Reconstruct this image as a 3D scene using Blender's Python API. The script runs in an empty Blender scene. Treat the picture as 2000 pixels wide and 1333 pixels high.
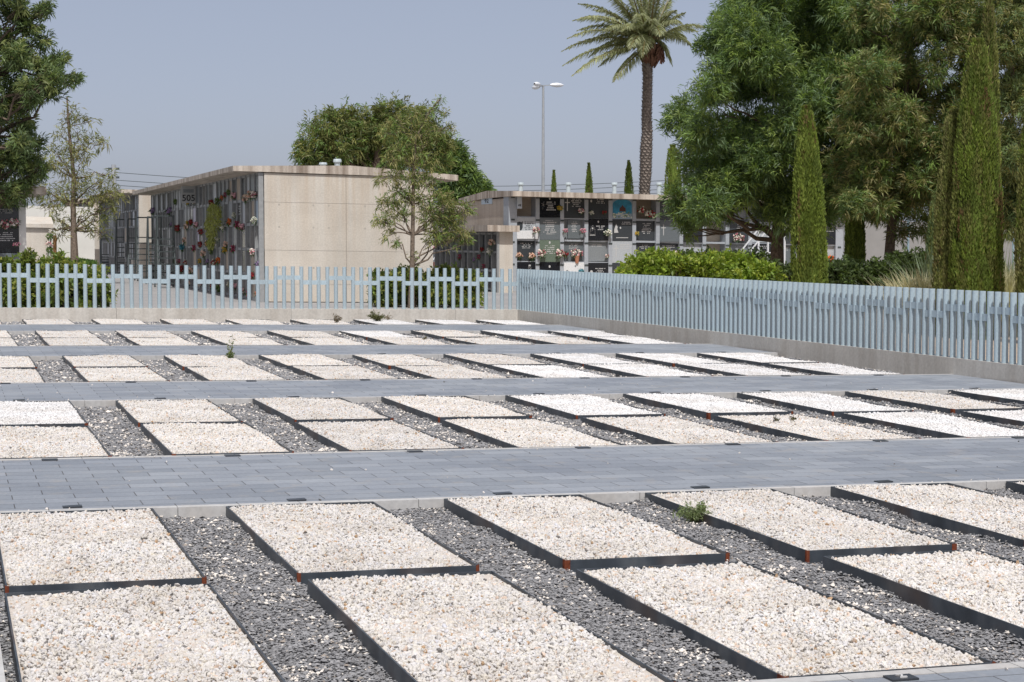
import bpy, math, random
import numpy as np
from mathutils import Vector
rng = np.random.default_rng(7); random.seed(7)
R = math.radians
scene = bpy.context.scene
COL = scene.collection
# ------------------------------------------------------------------ camera
YAW, PIT, FPX, EYE = 0.3151, 0.0584, 3399.45, 1.7
cam = bpy.data.cameras.new('camera'); camo = bpy.data.objects.new('camera', cam); COL.objects.link(camo)
cam.sensor_width = 36; cam.lens = 61.19; cam.clip_end = 5000; cam.clip_start = 0.1
camo.location = (0, 0, EYE); camo.rotation_euler = (math.pi/2-PIT, 0, -YAW)
scene.camera = camo
# ------------------------------------------------------------------ light
SUN_EL, SUN_AZ = 58, 191          # azimuth clockwise from +y
el, az = R(SUN_EL), R(SUN_AZ)
tosun = Vector((math.cos(el)*math.sin(az), math.cos(el)*math.cos(az), math.sin(el)))
sd = bpy.data.lights.new('sun', 'SUN'); sd.energy = 2.75; sd.angle = R(0.53); sd.color = (1, .995, .982)
so = bpy.data.objects.new('sun', sd); COL.objects.link(so); so.rotation_euler = tosun.to_track_quat('Z', 'Y').to_euler()
w = bpy.data.worlds.new('World'); scene.world = w; w.use_nodes = True
nt = w.node_tree; nt.nodes.clear()
sky = nt.nodes.new('ShaderNodeTexSky'); sky.sky_type = 'NISHITA'; sky.sun_disc = False
sky.sun_elevation = el; sky.sun_rotation = az; sky.air_density = 0.42; sky.dust_density = 2.35; sky.ozone_density = 0.8
bg = nt.nodes.new('ShaderNodeBackground'); bg.inputs[1].default_value = 0.137
wo = nt.nodes.new('ShaderNodeOutputWorld')
hz = nt.nodes.new('ShaderNodeMix'); hz.data_type = 'RGBA'; hz.blend_type = 'MULTIPLY'; hz.inputs[0].default_value = 1; hz.inputs[7].default_value = (1.15, .945, .80, 1)   # summer haze takes the blue down evenly
nt.links.new(sky.outputs[0], hz.inputs[6]); hv = nt.nodes.new('ShaderNodeMix'); hv.data_type = 'RGBA'; hv.inputs[0].default_value = .55; hv.inputs[7].default_value = (2.13, 2.42, 2.98, 1)   # even haze veil
nt.links.new(hz.outputs[2], hv.inputs[6]); nt.links.new(hv.outputs[2], bg.inputs[0]); nt.links.new(bg.outputs[0], wo.inputs[0])
scene.view_settings.view_transform = 'Standard'; scene.view_settings.look = 'None'
scene.view_settings.exposure = 0.46; scene.view_settings.gamma = 1.0
scene.cycles.max_bounces = 6; scene.cycles.transparent_max_bounces = 4
# ------------------------------------------------------------------ site geometry
SX = -0.0158                       # the whole site falls gently to the right
GRAV, OUT = -0.055, 0.12           # gravel level / ground level beyond the fences, relative to the paths
def zs(x, dz=0.0): return SX*np.clip(x, -60, 60) + dz
_F = np.array([math.sin(YAW)*math.cos(PIT), math.cos(YAW)*math.cos(PIT), -math.sin(PIT)])
_R = np.array([math.cos(YAW), -math.sin(YAW), 0.0]); _U = np.cross(_R, _F)
def ray(px, py): return _F + _R*(px-1000)/FPX + _U*(666.5-py)/FPX
def at(px, py, Y):
    d = ray(px, py); return np.array([0, 0, EYE]) + d*Y/d[1]
def onx(px, py, X):
    d = ray(px, py); return np.array([0, 0, EYE]) + d*X/d[0]
def gnd(px, py, dz=0.0):
    d = ray(px, py); return np.array([0, 0, EYE]) + d*(-EYE+dz)/(d[2]-SX*d[0])
# ------------------------------------------------------------------ helpers
WP = {}                            # world position of each thing's root
def tag(o, label=None, cat=None, group=None, kind=None):
    if label: o['label'] = label
    if cat: o['category'] = cat
    if group: o['group'] = group
    if kind: o['kind'] = kind
    return o
def thing(name, label, cat, loc, group=None, rot=None):
    o = bpy.data.objects.new(name, None); COL.objects.link(o); o.location = tuple(float(v) for v in loc)
    o.empty_display_size = .2
    if rot is not None: o.rotation_euler = rot
    WP[o] = np.array(loc, float); return tag(o, label, cat, group)
def mk_mesh(name, groups, tint=None, mats=(), smooth=False, mi=None):
    """groups: list of (V (n,3), F (m,k))"""
    off = 0; Vs = []; loops = []; sizes = []
    for V, F in groups:
        V = np.asarray(V, float).reshape(-1, 3)
        F = np.asarray(F, int)
        Vs.append(V); loops.append((F+off).ravel()); sizes.append(np.full(len(F), F.shape[1])); off += len(V)
    V = np.concatenate(Vs); L = np.concatenate(loops); S = np.concatenate(sizes)
    me = bpy.data.meshes.new(name)
    me.vertices.add(len(V)); me.vertices.foreach_set('co', V.ravel())
    me.loops.add(len(L)); me.loops.foreach_set('vertex_index', L)
    me.polygons.add(len(S)); me.polygons.foreach_set('loop_start', np.concatenate([[0], np.cumsum(S)[:-1]]))
    try: me.polygons.foreach_set('loop_total', S)
    except Exception: pass
    for m in mats: me.materials.append(m)
    if mi is not None: me.polygons.foreach_set('material_index', np.asarray(mi, int))
    me.polygons.foreach_set('use_smooth', np.full(len(S), bool(smooth)))
    if tint is not None:
        a = me.attributes.new('tint', 'FLOAT_COLOR', 'FACE')
        t = np.ones((len(S), 4)); t[:, :3] = tint; a.data.foreach_set('color', t.ravel())
    me.update(calc_edges=True); me.validate()
    return me
def link(name, me, parent=None, loc=(0, 0, 0), rot=None):
    o = bpy.data.objects.new(name, me); COL.objects.link(o)
    if parent is not None: o.parent = parent
    o.location = tuple(float(v) for v in loc)
    if rot is not None: o.rotation_euler = rot
    return o
class MB:
    """collects boxes, bars and tubes in world coordinates"""
    def __init__(s): s.g = []; s.mi = []
    def add(s, V, F, m=0):
        s.g.append((np.asarray(V, float), np.asarray(F, int))); s.mi.append(np.full(len(F), m)); return s
    def box(s, x0, x1, y0, y1, z0, z1, m=0, shear=False):
        V = np.array([[x, y, z] for z in (z0, z1) for y in (y0, y1) for x in (x0, x1)], float)
        if shear: V[:, 2] += zs(V[:, 0])
        return s.add(V, [[0, 2, 3, 1], [4, 5, 7, 6], [0, 1, 5, 4], [2, 6, 7, 3], [0, 4, 6, 2], [1, 3, 7, 5]], m)
    def prism(s, P, a0, a1, axis, m=0):
        """P: polygon in the two other axes, extruded along axis"""
        P = np.asarray(P, float); n = len(P); V = []
        for a in (a0, a1):
            for p in P:
                v = [p[0], p[1]]; v.insert(axis, a); V.append(v)
        s.add(V, [[i, (i+1) % n, n+(i+1) % n, n+i] for i in range(n)], m)
        s.g.append((np.array(V)[:n], np.array([list(range(n))[::-1]]))); s.mi.append([m])
        s.g.append((np.array(V)[n:], np.array([list(range(n))]))); s.mi.append([m]); return s
    def tube(s, pts, rad, n=6, m=0, cap=True):
        pts = [np.asarray(p, float) for p in pts]; k = len(pts)
        rad = np.broadcast_to(np.asarray(rad, float), (k,))
        V = []
        for i, p in enumerate(pts):
            d = pts[min(i+1, k-1)]-pts[max(i-1, 0)]; d = d/(np.linalg.norm(d)+1e-9)
            a = np.cross(d, [0, 0, 1.] if abs(d[2]) < .9 else [1., 0, 0]); a /= np.linalg.norm(a); b = np.cross(d, a)
            for j in range(n):
                t = 2*math.pi*j/n; V.append(p+rad[i]*(math.cos(t)*a+math.sin(t)*b))
        F = [[i*n+j, i*n+(j+1) % n, (i+1)*n+(j+1) % n, (i+1)*n+j] for i in range(k-1) for j in range(n)]
        s.add(V, F, m)
        if cap:
            V = np.array(V)
            s.g.append((V[:n], np.array([list(range(n))]))); s.mi.append([m])
            s.g.append((V[-n:], np.array([list(range(n))[::-1]]))); s.mi.append([m])
        return s
    def bar(s, a, b, w, h=None, m=0):
        """square bar between two points"""
        a = np.asarray(a, float); b = np.asarray(b, float); h = h or w
        d = b-a; d /= np.linalg.norm(d)
        u = np.cross(d, [0, 0, 1.] if abs(d[2]) < .95 else [1., 0, 0]); u /= np.linalg.norm(u); v = np.cross(u, d)
        V = [p+i*u*w/2+j*v*h/2 for p in (a, b) for i, j in ((-1, -1), (1, -1), (1, 1), (-1, 1))]
        return s.add(V, [[0, 1, 2, 3], [7, 6, 5, 4], [0, 4, 5, 1], [1, 5, 6, 2], [2, 6, 7, 3], [3, 7, 4, 0]], m)
    def ball(s, c, r, m=0):
        return s.add(ICO_V*np.asarray(r)+np.asarray(c), ICO_F, m)
    def mesh(s, name, mats, org=(0, 0, 0), smooth=False, tint=None):
        if not isinstance(mats, (list, tuple)): mats = [mats]
        return mk_mesh(name, [(V-np.asarray(org), F) for V, F in s.g], mats=mats, mi=np.concatenate(s.mi), smooth=smooth, tint=tint)
    def build(s, name, mats, parent=None, root=None, smooth=False, tint=None):
        org = WP[root or parent] if parent is not None else (0, 0, 0)
        return link(name, s.mesh(name, mats, org, smooth, tint), parent)
def ico():
    p = (1+5**.5)/2
    V = np.array([[-1, p, 0], [1, p, 0], [-1, -p, 0], [1, -p, 0], [0, -1, p], [0, 1, p], [0, -1, -p], [0, 1, -p], [p, 0, -1], [p, 0, 1], [-p, 0, -1], [-p, 0, 1]])
    F = np.array([[0, 11, 5], [0, 5, 1], [0, 1, 7], [0, 7, 10], [0, 10, 11], [1, 5, 9], [5, 11, 4], [11, 10, 2], [10, 7, 6], [7, 1, 8], [3, 9, 4], [3, 4, 2], [3, 2, 6], [3, 6, 8], [3, 8, 9], [4, 9, 5], [2, 4, 11], [6, 2, 10], [8, 6, 7], [9, 8, 1]])
    return V/np.linalg.norm(V[0]), F
ICO_V, ICO_F = ico()
OCT_V = np.array([[1, 0, 0], [-1, 0, 0], [0, 1, 0], [0, -1, 0], [0, 0, 1], [0, 0, -1]], float)
OCT_F = np.array([[0, 2, 4], [2, 1, 4], [1, 3, 4], [3, 0, 4], [2, 0, 5], [1, 2, 5], [3, 1, 5], [0, 3, 5]])
def rot_rand(n):
    q = rng.normal(size=(n, 4)); q /= np.linalg.norm(q, axis=1)[:, None]; a, b, c, d = q.T
    return np.stack([np.stack([1-2*(c*c+d*d), 2*(b*c-a*d), 2*(b*d+a*c)], -1), np.stack([2*(b*c+a*d), 1-2*(b*b+d*d), 2*(c*d-a*b)], -1), np.stack([2*(b*d-a*c), 2*(c*d+a*b), 1-2*(b*b+c*c)], -1)], 1)
def stones(P, size, BV, BF, flat=.6, jit=.28, tilt=None):
    """many irregular stones at points P; returns V, F (per-stone blocks)"""
    n = len(P); nv = len(BV)
    V = BV[None]*(1+jit*rng.normal(size=(n, nv, 1)))+jit*.35*rng.normal(size=(n, nv, 3))
    sc = np.stack([np.ones(n), rng.uniform(.6, 1, n), rng.uniform(flat*.7, flat*1.2, n)], -1)
    V = V*(sc*size[:, None])[:, None, :]
    M = rot_rand(n)
    if tilt is not None:                    # mostly lying flat
        a = rng.uniform(0, 6.28, n); ca, sa = np.cos(a), np.sin(a); z = np.zeros(n); o = np.ones(n)
        Z = np.stack([np.stack([ca, -sa, z], -1), np.stack([sa, ca, z], -1), np.stack([z, z, o], -1)], 1)
        t = rng.normal(0, tilt, n); ct, st = np.cos(t), np.sin(t)
        X = np.stack([np.stack([o, z, z], -1), np.stack([z, ct, -st], -1), np.stack([z, st, ct], -1)], 1)
        M = np.einsum('nij,njk->nik', Z, X)
    V = np.einsum('nij,nvj->nvi', M, V)+P[:, None, :]
    F = (BF[None]+(np.arange(n)*nv)[:, None, None]).reshape(-1, 3)
    return V.reshape(-1, 3), F
ORD = 'first second third fourth fifth sixth seventh eighth ninth tenth eleventh twelfth thirteenth fourteenth fifteenth sixteenth seventeenth eighteenth nineteenth twentieth'.split()
def ordn(i):
    if i < 20: return ORD[i]
    if i < 29: return 'twenty-'+ORD[i-20]
    return ['thirtieth', 'thirty-first', 'thirty-second', 'thirty-third'][min(i-29, 3)]
# ------------------------------------------------------------------ materials
def new_mat(name):
    m = bpy.data.materials.new(name); m.use_nodes = True
    t = m.node_tree; b = t.nodes['Principled BSDF']; return m, t, b
def N(t, typ, **kw):
    n = t.nodes.new(typ)
    for k, v in kw.items(): setattr(n, k, v)
    return n
def noise(t, scale, detail=4, co=None, rough=.55, stretch=None):
    tc = N(t, 'ShaderNodeTexCoord'); n = N(t, 'ShaderNodeTexNoise')
    n.inputs['Scale'].default_value = scale; n.inputs['Detail'].default_value = detail; n.inputs['Roughness'].default_value = rough
    if stretch:
        mp = N(t, 'ShaderNodeMapping'); mp.inputs['Scale'].default_value = stretch
        t.links.new(tc.outputs['Object'], mp.inputs[0]); t.links.new(mp.outputs[0], n.inputs['Vector'])
    else: t.links.new(tc.outputs['Object'], n.inputs['Vector'])
    return n
def ramp(t, src, stops):
    r = N(t, 'ShaderNodeValToRGB'); e = r.color_ramp.elements
    while len(e) < len(stops): e.new(.5)
    for k, (p, c) in enumerate(stops):
        e[k].position = p; e[k].color = (*c, 1) if len(c) == 3 else c
    t.links.new(src, r.inputs[0]); return r
def mixc(t, fac, a, b, blend='MIX'):
    m = N(t, 'ShaderNodeMix', data_type='RGBA', blend_type=blend)
    for s, v in ((0, fac), (6, a), (7, b)):
        if hasattr(v, 'is_output') or hasattr(v, 'links'): t.links.new(v, m.inputs[s])
        elif isinstance(v, (int, float)): m.inputs[s].default_value = v
        else: m.inputs[s].default_value = (*v, 1)
    return m.outputs[2]
def bump(t, b, src, strength=.3, dist=.01):
    n = N(t, 'ShaderNodeBump'); n.inputs['Strength'].default_value = strength; n.inputs['Distance'].default_value = dist
    t.links.new(src, n.inputs['Height']); t.links.new(n.outputs[0], b.inputs['Normal'])
def plain(name, col, rough=.6, metal=0, var=.12, scale=6, spec=.5, bmp=0):
    m, t, b = new_mat(name); n = noise(t, scale)
    c = np.array(col)
    r = ramp(t, n.outputs[0], [(.3, tuple(c*(1-var))), (.7, tuple(np.minimum(c*(1+var), 1)))])
    t.links.new(r.outputs[0], b.inputs['Base Color'])
    b.inputs['Roughness'].default_value = rough; b.inputs['Metallic'].default_value = metal
    b.inputs['Specular IOR Level'].default_value = spec
    if bmp: bump(t, b, n.outputs[0], bmp)
    return m
def tinted(name, col, rough=.7, trans=0.0, spec=.3):
    m, t, b = new_mat(name)
    a = N(t, 'ShaderNodeAttribute', attribute_name='tint')
    c = mixc(t, 1.0, col, a.outputs['Color'], 'MULTIPLY')
    t.links.new(c, b.inputs['Base Color']); b.inputs['Roughness'].default_value = rough
    b.inputs['Specular IOR Level'].default_value = spec
    if trans:
        tr = N(t, 'ShaderNodeBsdfTranslucent'); mx = N(t, 'ShaderNodeMixShader'); mx.inputs[0].default_value = trans
        c2 = mixc(t, 1.0, c, (1.25, 1.3, .7), 'MULTIPLY')
        t.links.new(c2, tr.inputs[0]); t.links.new(b.outputs[0], mx.inputs[1]); t.links.new(tr.outputs[0], mx.inputs[2])
        t.links.new(mx.outputs[0], t.nodes['Material Output'].inputs[0])
    return m
def concrete(name, col, streak=.3, stain=(.30, .22, .14), rough=.85, top=False):
    m, t, b = new_mat(name); c = np.array(col)
    n1 = noise(t, 1.1, 6); n2 = noise(t, 1.6, 4, stretch=(3.2, 3.2, .12)); n3 = noise(t, 24, 5)
    base = ramp(t, n1.outputs[0], [(.3, tuple(c*.88)), (.7, tuple(c*1.08))])
    fac = ramp(t, n2.outputs[0], [(.42, (0, 0, 0)), (.66, (streak,)*3)])
    fo = fac.outputs[0]
    if top:      # rain streaks start under the roof edge, splash dirt along the foot
        tc = N(t, 'ShaderNodeTexCoord'); sx = N(t, 'ShaderNodeSeparateXYZ'); t.links.new(tc.outputs['Object'], sx.inputs[0])
        dv = N(t, 'ShaderNodeMath', operation='DIVIDE'); dv.inputs[1].default_value = 3.7; t.links.new(sx.outputs['Z'], dv.inputs[0])
        hr = ramp(t, dv.outputs[0], [(.0, (1.4,)*3), (.10, (.5,)*3), (.45, (.45,)*3), (.85, (1.15,)*3), (1, (1.5,)*3)])
        fo = mixc(t, 1.0, fo, hr.outputs[0], 'MULTIPLY')
    c1 = mixc(t, fo, base.outputs[0], stain)
    f3 = ramp(t, n3.outputs[0], [(.35, (.9,)*3), (.65, (1.05,)*3)])
    t.links.new(mixc(t, 1.0, c1, f3.outputs[0], 'MULTIPLY'), b.inputs['Base Color'])
    b.inputs['Roughness'].default_value = rough; b.inputs['Specular IOR Level'].default_value = .25
    bump(t, b, n3.outputs[0], .15, .004); return m
M = {}
M['wall'] = concrete('cream_concrete', (.56, .522, .458), .42, (.47, .375, .27), top=True)
M['wall2'] = concrete('grey_concrete', (.56, .49, .41), .3)
M['plinth'] = concrete('plinth_concrete', (.55, .525, .475), .35, (.33, .29, .24))
M['kerb'] = concrete('kerb_concrete', (.46, .46, .45), .15)
M['roof'] = concrete('roof_concrete', (.55, .49, .42), .7, (.13, .085, .055))
M['white'] = plain('white_render', (.66, .65, .61), .8, var=.05, scale=2)
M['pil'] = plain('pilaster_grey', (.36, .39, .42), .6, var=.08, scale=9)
M['pil_s'] = plain('pilaster_shaded', (.27, .28, .28), .6, var=.12, scale=9)  # darker twin of the grey pilaster, facade shade put into its colour
M['steel_white'] = plain('white_metal', (.72, .74, .76), .4, .1, .04)
M['steel_dark'] = plain('dark_metal', (.07, .085, .085), .45, .3, .2)
M['lamp'] = plain('grey_metal', (.42, .44, .45), .4, .4, .08)
M['bark'] = plain('bark', (.11, .085, .065), .9, var=.5, scale=14, spec=.1, bmp=.6)
M['bark_l'] = plain('young_bark', (.17, .135, .105), .9, var=.4, scale=18, spec=.1, bmp=.5)
M['post'] = plain('timber_post', (.36, .19, .08), .8, var=.2)
M['plaque'] = plain('black_plaque', (.03, .034, .04), .35, var=.15)
M['mark'] = plain('white_mark', (.50, .50, .49), .6, var=.03)
M['ink'] = plain('black_mark', (.02, .02, .02), .6, var=.03)
M['terracotta'] = plain('terracotta', (.45, .2, .12), .8, var=.15)
M['brickred'] = plain('red_brick', (.22, .07, .045), .8, var=.2)
M['tile'] = plain('roof_tile', (.27, .165, .115), .8, var=.25)
M['soil'] = plain('dry_soil', (.42, .33, .24), .95, var=.35, scale=9, bmp=.6)
M['grey_render'] = plain('grey_render', (.27, .26, .245), .9, var=.06, scale=1.5)
M['grout'] = plain('tie_grout', (.40, .37, .32), .9)
M['vent'] = plain('vent_metal', (.44, .51, .54), .5, var=.06)
M['blue'] = plain('blue_tin', (.24, .33, .37), .45, var=.06)
# fence paint
M['fence'] = concrete('pale_blue_paint', (.40, .50, .55), .30, (.27, .29, .29), .42)
# asphalt / outer ground
def m_ground():
    m, t, b = new_mat('outer_ground')
    n = noise(t, .35, 6); n2 = noise(t, 60, 3)
    a = ramp(t, n.outputs[0], [(.3, (.27, .265, .26)), (.7, (.34, .33, .32))])
    f = ramp(t, n2.outputs[0], [(.3, (.85,)*3), (.7, (1.1,)*3)])
    t.links.new(mixc(t, 1.0, a.outputs[0], f.outputs[0], 'MULTIPLY'), b.inputs['Base Color'])
    b.inputs['Roughness'].default_value = .9; bump(t, b, n2.outputs[0], .3, .005); return m
M['ground'] = m_ground()
def m_paving():
    m, t, b = new_mat('grey_pavers')
    tc = N(t, 'ShaderNodeTexCoord')
    br = N(t, 'ShaderNodeTexBrick'); br.offset = .5; br.offset_frequency = 2; br.squash = 1.0
    br.inputs['Scale'].default_value = 1; br.inputs['Brick Width'].default_value = .40; br.inputs['Row Height'].default_value = .20
    br.inputs['Mortar Size'].default_value = .0035; br.inputs['Mortar Smooth'].default_value = .1; br.inputs['Bias'].default_value = 0
    br.inputs['Color1'].default_value = (.205, .226, .256, 1); br.inputs['Color2'].default_value = (.276, .299, .332, 1)
    br.inputs['Mortar'].default_value = (.07, .068, .068, 1)
    t.links.new(tc.outputs['Object'], br.inputs['Vector'])
    n = noise(t, .9, 6); n2 = noise(t, 40, 4); n3 = noise(t, 5, 5)
    f = ramp(t, n.outputs[0], [(.3, (.84, .85, .87)), (.7, (1.12, 1.11, 1.08))])
    f2 = ramp(t, n2.outputs[0], [(.3, (.9,)*3), (.7, (1.08,)*3)])
    c = mixc(t, 1.0, br.outputs['Color'], f.outputs[0], 'MULTIPLY'); c = mixc(t, 1.0, c, f2.outputs[0], 'MULTIPLY')
    fs = ramp(t, n3.outputs[0], [(.56, (0, 0, 0)), (.78, (.45,)*3)])
    c = mixc(t, fs.outputs[0], c, (.34, .31, .27))
    t.links.new(c, b.inputs['Base Color']); b.inputs['Roughness'].default_value = .62; b.inputs['Specular IOR Level'].default_value = .45
    h = mixc(t, .25, br.outputs['Fac'], n2.outputs[0]); bump(t, b, h, -.5, .004); return m
M['paving'] = m_paving()
def m_frame():
    m, t, b = new_mat('mill_scale_steel')
    n = noise(t, 5, 6, stretch=(1, 1, .6)); n2 = noise(t, 1.7, 3)
    r = ramp(t, n.outputs[0], [(.2, (.022, .027, .033)), (.5, (.045, .056, .069)), (.66, (.088, .10, .112)), (.84, (.085, .04, .022))])
    c = mixc(t, ramp(t, n2.outputs[0], [(.50, (0, 0, 0)), (.72, (.6,)*3)]).outputs[0], r.outputs[0], (.115, .072, .05))
    t.links.new(c, b.inputs['Base Color'])
    b.inputs['Roughness'].default_value = .5; b.inputs['Metallic'].default_value = .1; return m
M['frame'] = m_frame()
M['rust'] = plain('rust', (.14, .042, .022), .9, var=.55, scale=40, spec=.1)
M['stone'] = tinted('pebble', (1, 1, 1), .75, 0, .3)
def weather(m, lo, hi, scale):
    # each bed a little different, with broad dusty patches
    t = m.node_tree; b = t.nodes['Principled BSDF']; src = b.inputs['Base Color'].links[0].from_socket
    oi = N(t, 'ShaderNodeObjectInfo'); r1 = ramp(t, oi.outputs['Random'], [(0, (lo, lo, lo)), (1, (hi, hi, hi*.995))])
    n = noise(t, scale, 5); r2 = ramp(t, n.outputs[0], [(.32, (.88, .85, .81)), (.6, (1.03, 1.03, 1.03))])
    c = mixc(t, 1.0, src, r1.outputs[0], 'MULTIPLY'); c = mixc(t, 1.0, c, r2.outputs[0], 'MULTIPLY'); t.links.new(c, b.inputs['Base Color'])
weather(M['stone'], .93, 1.04, 1.6)
M['slate'] = tinted('slate_chip', (1, 1, 1), .7, 0, .3)
M['bedbase'] = plain('pebble_base', (.53, .48, .425), .9, var=.2, scale=60)
M['slatebase'] = plain('slate_base', (.19, .19, .192), .9, var=.3, scale=70, bmp=.6)
M['leaf'] = tinted('leaf', (1, 1, 1), .5, .38, .4)
M['needle'] = tinted('cypress_scale_leaf', (1, 1, 1), .65, .12, .2)
M['petal'] = tinted('petal', (1, 1, 1), .7, .2, .2)
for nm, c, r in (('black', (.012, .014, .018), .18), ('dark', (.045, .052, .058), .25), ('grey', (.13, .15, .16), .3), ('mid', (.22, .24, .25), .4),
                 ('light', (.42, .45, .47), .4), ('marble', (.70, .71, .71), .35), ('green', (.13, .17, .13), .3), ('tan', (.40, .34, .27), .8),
                 ('cream', (.58, .51, .42), .7), ('hollow', (.015, .016, .018), .5), ('paleblue', (.28, .36, .44), .4), ('violet', (.5, .48, .56), .5)):  # hollow: near-black panel, the shade inside open niches painted as colour
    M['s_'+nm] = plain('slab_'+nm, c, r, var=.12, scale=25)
# ------------------------------------------------------------------ text
def text_geo(s, size):
    cu = bpy.data.curves.new('t', 'FONT'); cu.body = s; cu.size = size; cu.align_x = 'CENTER'; cu.align_y = 'CENTER'; cu.extrude = .003; cu.resolution_u = 3
    cu.offset = size*.015
    o = bpy.data.objects.new('t', cu); COL.objects.link(o)
    dg = bpy.context.evaluated_depsgraph_get(); me = o.evaluated_get(dg).to_mesh()
    V = np.array([v.co[:] for v in me.vertices]); me.calc_loop_triangles()
    F = np.array([t.vertices[:] for t in me.loop_triangles])
    o.evaluated_get(dg).to_mesh_clear(); bpy.data.objects.remove(o); bpy.data.curves.remove(cu)
    return V, F
# ================================================================== GROUND AND PATHS
WALL_Y = 39.25                                   # inner face of the front low wall
XW = lambda y: 12.94+(39.25-y)*.036              # inner face of the right low wall
def sheet(x0, x1, y0, y1, dz, nx=1):
    xs = np.linspace(x0, x1, nx+1); V = []; F = []
    for x in xs:
        V += [[x, y0, zs(x, dz)], [x, y1, zs(x, dz)]]
    for i in range(nx): F.append([2*i, 2*i+2, 2*i+3, 2*i+1])
    return np.array(V), np.array(F)
b = MB()
for q in ((-1500, -60, 39.35, 3000), (-60, 60, 39.35, 3000), (60, 1500, 39.35, 3000), (-1500, -60, -200, 39.35), (60, 1500, -200, 39.35)):
    b.add(*sheet(*q, OUT, 1))
ys = [-200, 39.35]
b.add(np.array([[XW(-20)+.15, -200, zs(14, OUT)], [60, -200, zs(60, OUT)], [60, 39.35, zs(60, OUT)], [XW(39.35)+.15, 39.35, zs(13, OUT)], [XW(-20)+.15, -20, zs(14, OUT)]]), [[0, 1, 2, 3, 4]])
tag(b.build('ground', M['ground']), kind='structure')
b = MB(); b.add(*sheet(-60, 60, -200, 39.35, GRAV-.03)); tag(b.build('gravel_ground', M['slatebase']), kind='structure')
# soil bed behind the right fence
b = MB(); b.add(np.array([[XW(41)+.3, 39.6, zs(13, OUT+.01)], [XW(-10)+.3, -10, zs(14, OUT+.01)], [44, -10, zs(44, OUT+.01)], [44, 60.2, zs(44, OUT+.01)], [20.6, 60.2, zs(20.6, OUT+.01)], [16, 44, zs(16, OUT+.01)]]), [[0, 1, 2, 3, 4, 5]])
tag(b.build('planting_soil', M['soil']), kind='structure')
RY = dict(A=(6.187, 8.605, 8.822, 11.22), B=(14.009, 16.38, 16.55, 18.994), C=(21.548, 23.93, 24.09, 26.446), D=(29.083, 31.38, 31.56, 33.858), E=(36.57, 38.95))
RX = dict(A=.2547, B=1.72-1.46, C=1.636-1.46, D=1.600-1.46, E=1.58-1.46)
PITCH, BW = 1.460, .9795
PATHS = [(-30, 6.18, None, 6.18), (11.225, 14.0, 11.225, 14.0), (19.0, 21.54, 19.0, 21.54), (26.452, 29.075, 26.452, 29.075), (33.864, 36.56, 33.864, 36.56)]
for i, (y0, y1, k0, k1) in enumerate(PATHS):
    xr = XW((max(y0, -5)+y1)/2)-.02
    ka = y0+.085 if k0 is not None else y0
    b = MB(); b.box(.2, xr, ka, y1-.085, -.2, 0, shear=True)
    tag(b.build('path', M['paving']), kind='structure')
    b = MB()
    for yy, on in ((y0, k0 is not None), (y1-.08, True)):
        if not on: continue
        x = -.0
        x = .2
        while x < xr-.05:
            x2 = min(x+.40, xr); b.box(x+.002, x2-.002, yy, yy+.08, -.2, .002, shear=True); x = x2
    tag(b.build('kerb', M['kerb']), kind='structure')
b = MB(); b.box(-2.6, .115, -30, 39.2, -.2, 0, shear=True); tag(b.build('side_path', M['paving']), kind='structure')
b = MB(); y = 0
while y < 39: b.box(.119, .196, y+.002, y+.398, -.2, .002, shear=True); y += .4
tag(b.build('side_kerb', M['kerb']), kind='structure')
# ================================================================== GRAVE BEDS
def gravel_mesh(name, L, W, kind, n):
    x = rng.uniform(-W/2+.012, W/2-.012, n); y = rng.uniform(-L/2+.012, L/2-.012, n)
    z = -.016+.010*np.sin(x*5+rng.uniform(0, 6))*np.sin(y*3+rng.uniform(0, 6))+rng.normal(0, .0045, n)
    size = np.clip(rng.lognormal(math.log(.0102), .24, n), .0065, .019)
    V, F = stones(np.stack([x, y, z], -1), size, ICO_V, ICO_F, .62, .16)
    u = rng.uniform(size=n)
    if kind == 'cream':
        c = np.array([.605, .588, .562])*rng.uniform(.92, 1.07, (n, 1))*(1+rng.normal(0, 1, (n, 1))*np.array([[.012, 0, -.035]]))
        c[u < .04] = np.array([.62, .50, .41])*rng.uniform(.8, 1.1, (int((u < .04).sum()), 1))
        c[u > .985] = np.array([.17, .16, .155])
        c[(u > .965) & (u <= .985)] = np.array([.42, .29, .18])
    else:
        c = np.array([.68, .68, .68])*rng.uniform(.86, 1.08, (n, 1)); c[u > .995] = (.3, .3, .3)
    tint = np.repeat(np.clip(c, 0, .92), 20, axis=0)
    bx = MB().box(-W/2, W/2, -L/2, L/2, -.16, -.020)
    t = np.concatenate([tint, np.tile([[.9, .9, .9]], (6, 1))])
    return mk_mesh(name, [(V, F)]+bx.g, tint=t, mats=[M['stone'], M['bedbase']], mi=np.concatenate([np.zeros(len(F)), np.ones(6)]))
GL, T = 2.40, .008
GM = {k: [gravel_mesh('gravel', GL-.02, BW-.02, k, 14500) for _ in range(nv)] for k, nv in (('cream', 3), ('white', 2))}
def frame_mesh(L):
    m = MB(); W = BW
    m.box(-W/2, -W/2+T, -L/2, L/2, -.16, 0); m.box(W/2-T, W/2, -L/2, L/2, -.16, 0)
    m.box(-W/2+T, W/2-T, -L/2, -L/2+T, -.16, 0); m.box(-W/2+T, W/2-T, L/2-T, L/2, -.16, 0)
    return m.mesh('frame', M['frame'])
FRM = frame_mesh(GL)
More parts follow.
